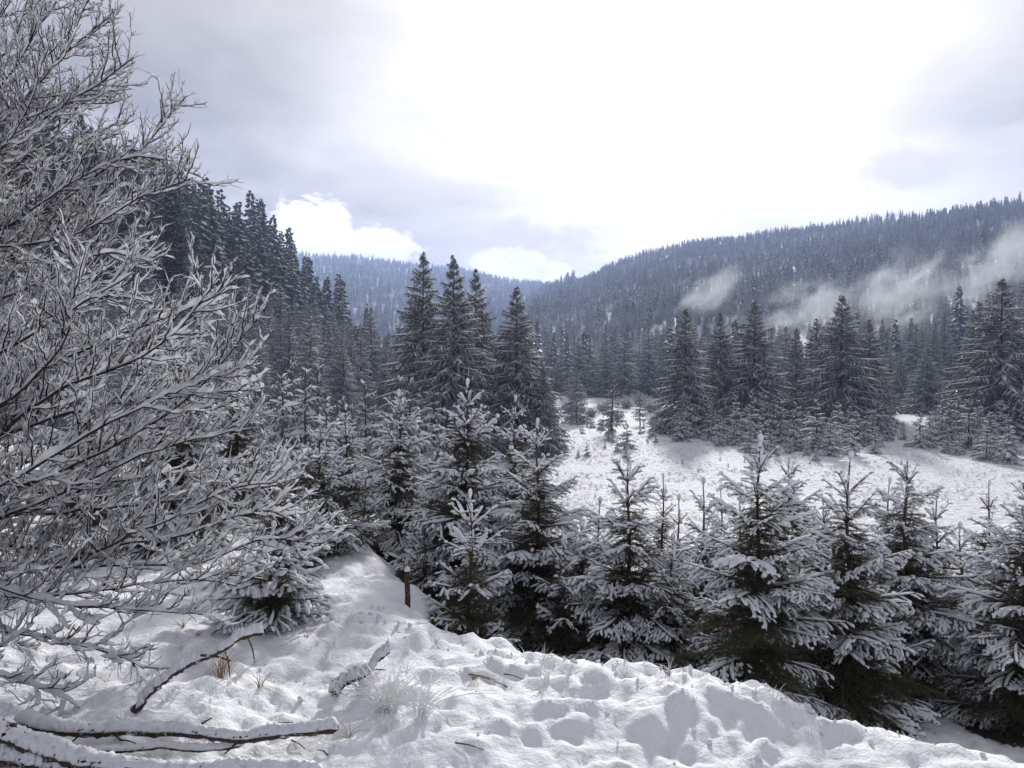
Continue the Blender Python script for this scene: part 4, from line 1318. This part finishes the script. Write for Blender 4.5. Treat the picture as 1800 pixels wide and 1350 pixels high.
# ------------------------------------------------------------------ fallen logs, broken branch, stake
def log(name, label, ctrl, r0, r1, snow_h, cat, nn=60, bumpy=0.12, keep=(0.0, 1.0), sticks=(), sink=0.0):
    rng = np.random.RandomState(abs(hash(label)) % 1000 if False else len(label) * 7)
    P = spline(ctrl, nn)
    o_ = P[0].copy()
    ro = root(name, label, cat, o_)
    R = np.linspace(r0, r1, nn) * (1 + bumpy * rng.randn(nn) * 0.5)
    P[:, 2] += 0.15 * r0 * np.sin(np.linspace(0, 9, nn))
    g = G()
    k = 12
    T, s, u = frames(P[None])
    a = np.arange(k) / k * 2 * PI
    rad = R[:, None] * (1 + 0.12 * rng.randn(nn, k) + 0.12 * np.sin(np.arange(k) * 2.3)[None])
    rad[-1] *= 0.35; rad[0] *= 0.6
    P += np.cumsum(rng.randn(nn, 3) * [0.003, 0.003, 0.002], 0) * 0.8
    V = P[:, None] + rad[..., None] * (np.cos(a)[None, :, None] * s[0][:, None] + np.sin(a)[None, :, None] * u[0][:, None])
    g.add(V - o_, None, grid_faces(1, nn, k))
    g.add(np.array([V[0].mean(0), *V[0]]) - o_, [[0, 1 + i, 1 + (i + 1) % k] for i in range(k)])
    g.add(np.array([V[-1].mean(0), *V[-1]]) - o_, [[0, 1 + i, 1 + (i + 1) % k] for i in range(k)])
    link('log', g.mesh('log', M_LOG), ro)
    q = spline(P, nn * 3)
    q = q[int(keep[0] * nn * 3):int(keep[1] * nn * 3)]
    m = len(q)
    xx = np.linspace(0, 1, m)
    h = snow_h * np.maximum(0.25, 0.9 + 0.5 * pn(xx * 8 + 3.3, xx * 0 + 1.7) + 0.18 * pn(xx * 31, xx * 0 + 4.1))
    h[0] *= 0.1; h[-1] *= 0.1; h[1] *= 0.6; h[-2] *= 0.6
    Rq = np.interp(np.linspace(keep[0], keep[1], m), np.linspace(0, 1, nn), R)
    kk = 13
    T, s, u = frames(q[None]); s, u = s[0], u[0]
    an = np.linspace(0.12, PI - 0.12, kk)
    jit = 1 + 0.10 * rng.randn(m, kk)
    wv = (Rq * 1.06 + 0.14 * h)
    V = q[:, None] + (wv[:, None] * np.cos(an)[None] * jit)[..., None] * s[:, None] + ((Rq * 0.55 + h)[:, None] * np.sin(an)[None] * jit)[..., None] * np.array([0, 0, 1.0])
    gs = G(); gs.add(V - o_, None, grid_faces(1, m, kk))
    link('snow', gs.mesh('snow', M_SNOW), ro)
    for (a_, b_, rr) in sticks:
        gg = G(); S_ = spline([a_, (np.array(a_) + b_) / 2 + [0.01, 0, 0.01], b_], 8)
        tubes(gg, (S_ - o_)[None], np.linspace(rr, rr * 0.5, 8)[None], 6)
        link('twig', gg.mesh('twig', M_LOG), ro)
    return ro


def lie(px, py, lift):
    Y = 3.0
    for _ in range(60):
        p = at(px, py, Y); e = p[2] - (ground_z(p[0], p[1]) + lift)
        if abs(e) < 0.002: break
        Y += np.clip(e / 0.42, -0.3, 0.3) * 0.6
    return p


log('fallen_log', 'long thin fallen log under a ridge of snow, lying level near the picture bottom', [lie(40, 1266, .08), lie(120, 1283, .09), lie(220, 1283, .09), lie(330, 1290, .09), lie(420, 1303, .085), lie(500, 1296, .07), lie(592, 1286, .04)], 0.031, 0.022, 0.030, 'log', sticks=[(lie(330, 1290, .10), lie(372, 1262, .05), 0.007), (lie(420, 1303, .08), lie(395, 1325, .02), 0.007), (lie(150, 1285, .09), lie(120, 1310, .02), 0.006)])
log('fallen_log', 'thick dark fallen log sloping down out of the bottom corner', [lie(-120, 1252, .15), lie(-20, 1282, .15), lie(60, 1306, .13), lie(140, 1332, .11), lie(240, 1350, .09), lie(340, 1356, .08), lie(470, 1358, .06), lie(560, 1364, .02)], 0.048, 0.024, 0.038, 'log')
c0 = lie(232, 1252, .02)
bp_ = [c0] + [at(px, py, c0[1] + dy) for px, py, dy in ((262, 1216, .04), (300, 1178, .10), (346, 1152, .16), (390, 1134, .22), (430, 1112, .30), (468, 1105, .36))]
log('broken_branch', 'broken bough with snow along its back, propped up above the ground', bp_, 0.020, 0.016, 0.036, 'branch', keep=(0.04, 1.0), sticks=[(bp_[3], at(405, 1162, bp_[3][1] - 0.06), 0.008), (bp_[4], lie(404, 1190, 0), 0.006), (bp_[5], lie(448, 1165, 0), 0.006)])
log('fallen_log', 'thin crooked fallen bough between the two dark logs', [lie(-60, 1318, .03), lie(60, 1330, .05), lie(160, 1322, .06), lie(260, 1312, .06), lie(350, 1322, .05), lie(430, 1316, .03)], 0.016, 0.010, 0.022, 'log')
d0 = lie(585, 1222, .01)
dp_ = [d0] + [at(px, py, d0[1] + dy) for px, py, dy in ((610, 1200, .05), (640, 1182, .11), (668, 1160, .18), (690, 1146, .22))]
log('broken_branch', 'short broken bough end sticking out of the snow beside the grass clump', dp_, 0.026, 0.015, 0.042, 'branch', sticks=[(dp_[2], at(678, 1178, dp_[2][1] - 0.04), 0.005)])
log('fallen_log', 'half buried log end in the very bottom corner', [lie(-90, 1340, .03), lie(0, 1338, .04), lie(70, 1346, .04), lie(130, 1372, .01)], 0.035, 0.03, 0.05, 'log')

ps = at(716, 1062, 6.35); ps[2] = ground_z(ps[0], ps[1])
st = root('stake', 'short dark weathered stake leaning against the snowy spruce on the bank', 'stake', ps)
g = G(); hst = 0.30
tubes(g, np.array([[[0, 0, -0.1], [0.004, 0, 0.1], [-0.004, 0, 0.25], [0.0, 0, hst], [0, 0, hst + 0.004]]]), np.array([[0.024, 0.023, 0.021, 0.021, 0.002]]), 8)
link('post', g.mesh('post', M_LOG), st)
gs = G(); tubes(gs, np.array([[[0, 0, hst - 0.002], [0, 0, hst + 0.012], [0.002, 0, hst + 0.03], [0, 0, hst + 0.04]]]), np.array([[0.024, 0.026, 0.018, 0.001]]), 9)
link('snow', gs.mesh('snow', M_SNOW), st)

# ------------------------------------------------------------------ grass on the bank
def grass(label, px, py, Yd, nb, h, spread, w, mat, seed, group='frosted grass on the bank'):
    p = at(px, py, Yd)
    o = link('grass_tuft', tuft(seed, nb, h, spread, w).mesh('grass_tuft', mat, False), label=label, category='grass', group=group)
    o.location = (p[0], p[1], ground_z(p[0], p[1]) - 0.01)
    return o


grass('large rimed grass clump with long arching blades beside the short broken bough', 682, 1275, 4.0, 90, 0.30, 1.5, 0.0028, M_RIME, 700)
grass('flattened rimed grass lying over the snow in front of the large clump', 740, 1300, 3.85, 40, 0.22, 2.2, 0.0026, M_RIME, 705)
grass('rimed grass clump around the middle of the propped broken bough', 372, 1205, 4.5, 46, 0.16, 1.3, 0.0022, M_RIME, 706)
grass('rimed grass clump leaning on the large one', 640, 1235, 4.2, 60, 0.24, 1.5, 0.0026, M_RIME, 701)
grass('bunch of brown dry grass under the propped broken bough', 272, 1245, 4.2, 40, 0.07, 0.9, 0.0022, M_STRAW, 702)
grass('tall thin dry grass behind the propped broken bough', 390, 1190, 4.45, 34, 0.22, 0.8, 0.0018, M_STRAW, 703)
rng = np.random.RandomState(55)
for i_ in range(58):
    if i_ < 42: px, Yd = rng.uniform(180, 760), rng.uniform(3.7, 5.6)
    else: px, Yd = rng.uniform(700, 1500), None
    if Yd is None:
        j = rng.uniform(4.5, 9.5); q0 = CREST[int(j)] * (1 - j % 1) + CREST[int(j) + 1] * (j % 1)
        x_, y_ = q0[0] - rng.uniform(-0.1, 0.5), q0[1] - rng.uniform(0.0, 0.4)
    else:
        x_, y_ = at(px, 1100, Yd)[:2]
    o = link('grass_tuft', tuft(710 + i_, rng.randint(6, 16), rng.uniform(0.05, 0.15), 1.1, 0.0019).mesh('grass_tuft', M_RIME if rng.rand() < 0.7 else M_STRAW, False), label='few thin grass stems poking out of the snow of the bank', category='grass', group='grass stems on the bank')
    o.location = (x_, y_, ground_z(x_, y_) - 0.01)

rng = np.random.RandomState(91)
g = G()
ico_t, ico_p = np.meshgrid(np.linspace(0.15, PI - 0.15, 5), np.arange(7) / 7 * 2 * PI, indexing='ij')
unit = np.stack([np.sin(ico_t) * np.cos(ico_p), np.sin(ico_t) * np.sin(ico_p), np.cos(ico_t)], -1)
for i_ in range(200):
    j = rng.uniform(4.2, 10.8); q0 = CREST[int(j)] * (1 - j % 1) + CREST[int(j) + 1] * (j % 1)
    if i_ < 130: x_, y_ = q0[0] + rng.normal(-0.08, 0.10), q0[1] + rng.normal(-0.06, 0.08)
    else: x_, y_ = rng.uniform(-2.0, 2.2), rng.uniform(3.3, 5.2)
    if crest_dist(np.array([x_]), np.array([y_]))[0] > 0.1: continue
    sz = 0.005 + 0.012 * rng.rand()**2.5
    v_ = unit * sz * (1 + 0.22 * rng.randn(5, 7, 1)) * rng.uniform(0.7, 1.3, 3)
    g.add(v_ + [x_, y_, ground_z(x_, y_) + sz * 0.4], None, grid_faces(1, 5, 7)[:, ::-1])
link('snow_crumbs', g.mesh('snow_crumbs', M_SNOW), kind='stuff', label='crumbs of fallen snow scattered over the bank')
for i_ in range(12):
    p = lie(rng.uniform(120, 900), rng.uniform(1180, 1330), 0.008)
    a_ = rng.rand() * 6.28; l_ = rng.uniform(0.08, 0.22)
    e = p + np.array([math.cos(a_) * l_, math.sin(a_) * l_ * 0.6, 0]); e[2] = ground_z(e[0], e[1]) + 0.012
    m_ = (p + e) / 2; m_[2] = max(ground_z(m_[0], m_[1]) + 0.008, m_[2]) + 0.006
    gg = G(); tubes(gg, (spline([p, m_, e], 8) - p)[None], np.linspace(0.004, 0.0018, 8)[None], 5)
    o = link('fallen_twig', gg.mesh('fallen_twig', M_LOG), label='thin bare twig dropped on the snow of the bank', category='twig', group='twigs dropped on the snow')
    o.location = tuple(p)

# ------------------------------------------------------------------ mist on the hillside and the air
def mist(label, px, py, Yd, wx, wy, dens, seed, tilt=0.0):
    p = at(px, py, Yd)          # tilt < 0: rising to the right
    k = Yd / F
    g = G()
    th_, ph = np.meshgrid(np.linspace(0, PI, 9), np.arange(14) / 14 * 2 * PI, indexing='ij')
    V = np.stack([np.sin(th_) * np.cos(ph), np.sin(th_) * np.sin(ph), np.cos(th_)], -1)
    V = V * [wx * k, wx * k * 0.5, wy * k]
    g.add(V, None, grid_faces(1, 9, 14)[:, ::-1])
    b = material('mist')
    tcn = b.new('ShaderNodeTexCoord').outputs['Object']
    vm = b.new('ShaderNodeVectorMath', operation='DIVIDE'); b.put(vm.inputs[0], tcn); vm.inputs[1].default_value = (wx * k, wx * k * 0.5, wy * k)
    le = b.new('ShaderNodeVectorMath', operation='LENGTH'); b.put(le.inputs[0], vm.outputs[0])
    mp = b.new('ShaderNodeMapping'); b.put(mp.inputs['Vector'], tcn)
    mp.inputs['Location'].default_value = (seed * 13.0, seed * 7.0, 0); mp.inputs['Scale'].default_value = (0.62, 1.0, 1.0)
    nz_ = b.noise(mp.outputs[0], 0.17, 7.0, 0.62, 0.6)
    f_ = b.m('SUBTRACT', b.m('ADD', b.m('MULTIPLY', b.m('SUBTRACT', nz_, 0.5), 3.4), 0.70), b.m('POWER', le.outputs['Value'], 1.3))
    edge_ = b.ss(le.outputs['Value'], 0.12, 0.98, 1.0, 0.0)
    dn = b.m('MULTIPLY', b.m('MULTIPLY', b.ss(f_, 0.0, 1.3), edge_), dens)
    v = b.new('ShaderNodeVolumePrincipled')
    v.inputs['Color'].default_value = (0.90, 0.945, 1.0, 1); v.inputs['Anisotropy'].default_value = 0.2
    b.put(v.inputs['Density'], dn)
    b.nt.links.new(v.outputs[0], b.out.inputs['Volume'])
    o = link('mist', g.mesh('mist', b.mat), kind='stuff', label=label)
    o.location = tuple(p); o.rotation_euler = (0, tilt, 0)


mist('small bright wisp of mist above the wood edge', 1248, 512, 150, 96, 46, 0.55, 5, -0.62)
mist('low torn patch of mist on the hillside', 1430, 530, 150, 145, 72, 0.34, 2, -0.35)
mist('largest bright patch of mist on the hillside', 1580, 515, 150, 165, 100, 0.36, 3, -0.45)
mist('rising bank of mist at the right of the hillside', 1760, 465, 145, 165, 88, 0.28, 4, -0.6)

g = G()
bx = np.array([[x, y, z] for z in (-8.0, 262.0) for x, y in ((-1950, -1950), (1950, -1950), (1950, 1950), (-1950, 1950))], float)
g.add(bx, None, [[3, 2, 1, 0], [4, 5, 6, 7], [0, 1, 5, 4], [1, 2, 6, 5], [2, 3, 7, 6], [3, 0, 4, 7]])
b = material('air')
v = b.new('ShaderNodeVolumePrincipled')
v.inputs['Color'].default_value = (0.48, 0.62, 1.0, 1)
v.inputs['Density'].default_value = 0.00041
v.inputs['Anisotropy'].default_value = 0.2
b.nt.links.new(v.outputs[0], b.out.inputs['Volume'])
link('haze', g.mesh('haze', b.mat, False), kind='stuff', label='thin bluish winter haze filling the valley')
for key_ in ('ground', 'hill', 'branch', 'snow', 'twig', 'foliage', 'trunk', 'far_', 'forest', 'grass'):
    print(key_, sum(len(m_.loops) - 2 * len(m_.polygons) for m_ in bpy.data.meshes if m_.name.startswith(key_)))
nt_ = sum(sum(max(1, q.loop_total - 2) for q in m_.polygons) if len(m_.polygons) < 0 else len(m_.loops) - 2 * len(m_.polygons) for m_ in bpy.data.meshes)
print('triangles', nt_)
print('objects', len(S.objects), 'time', round(time.time() - T0, 1))
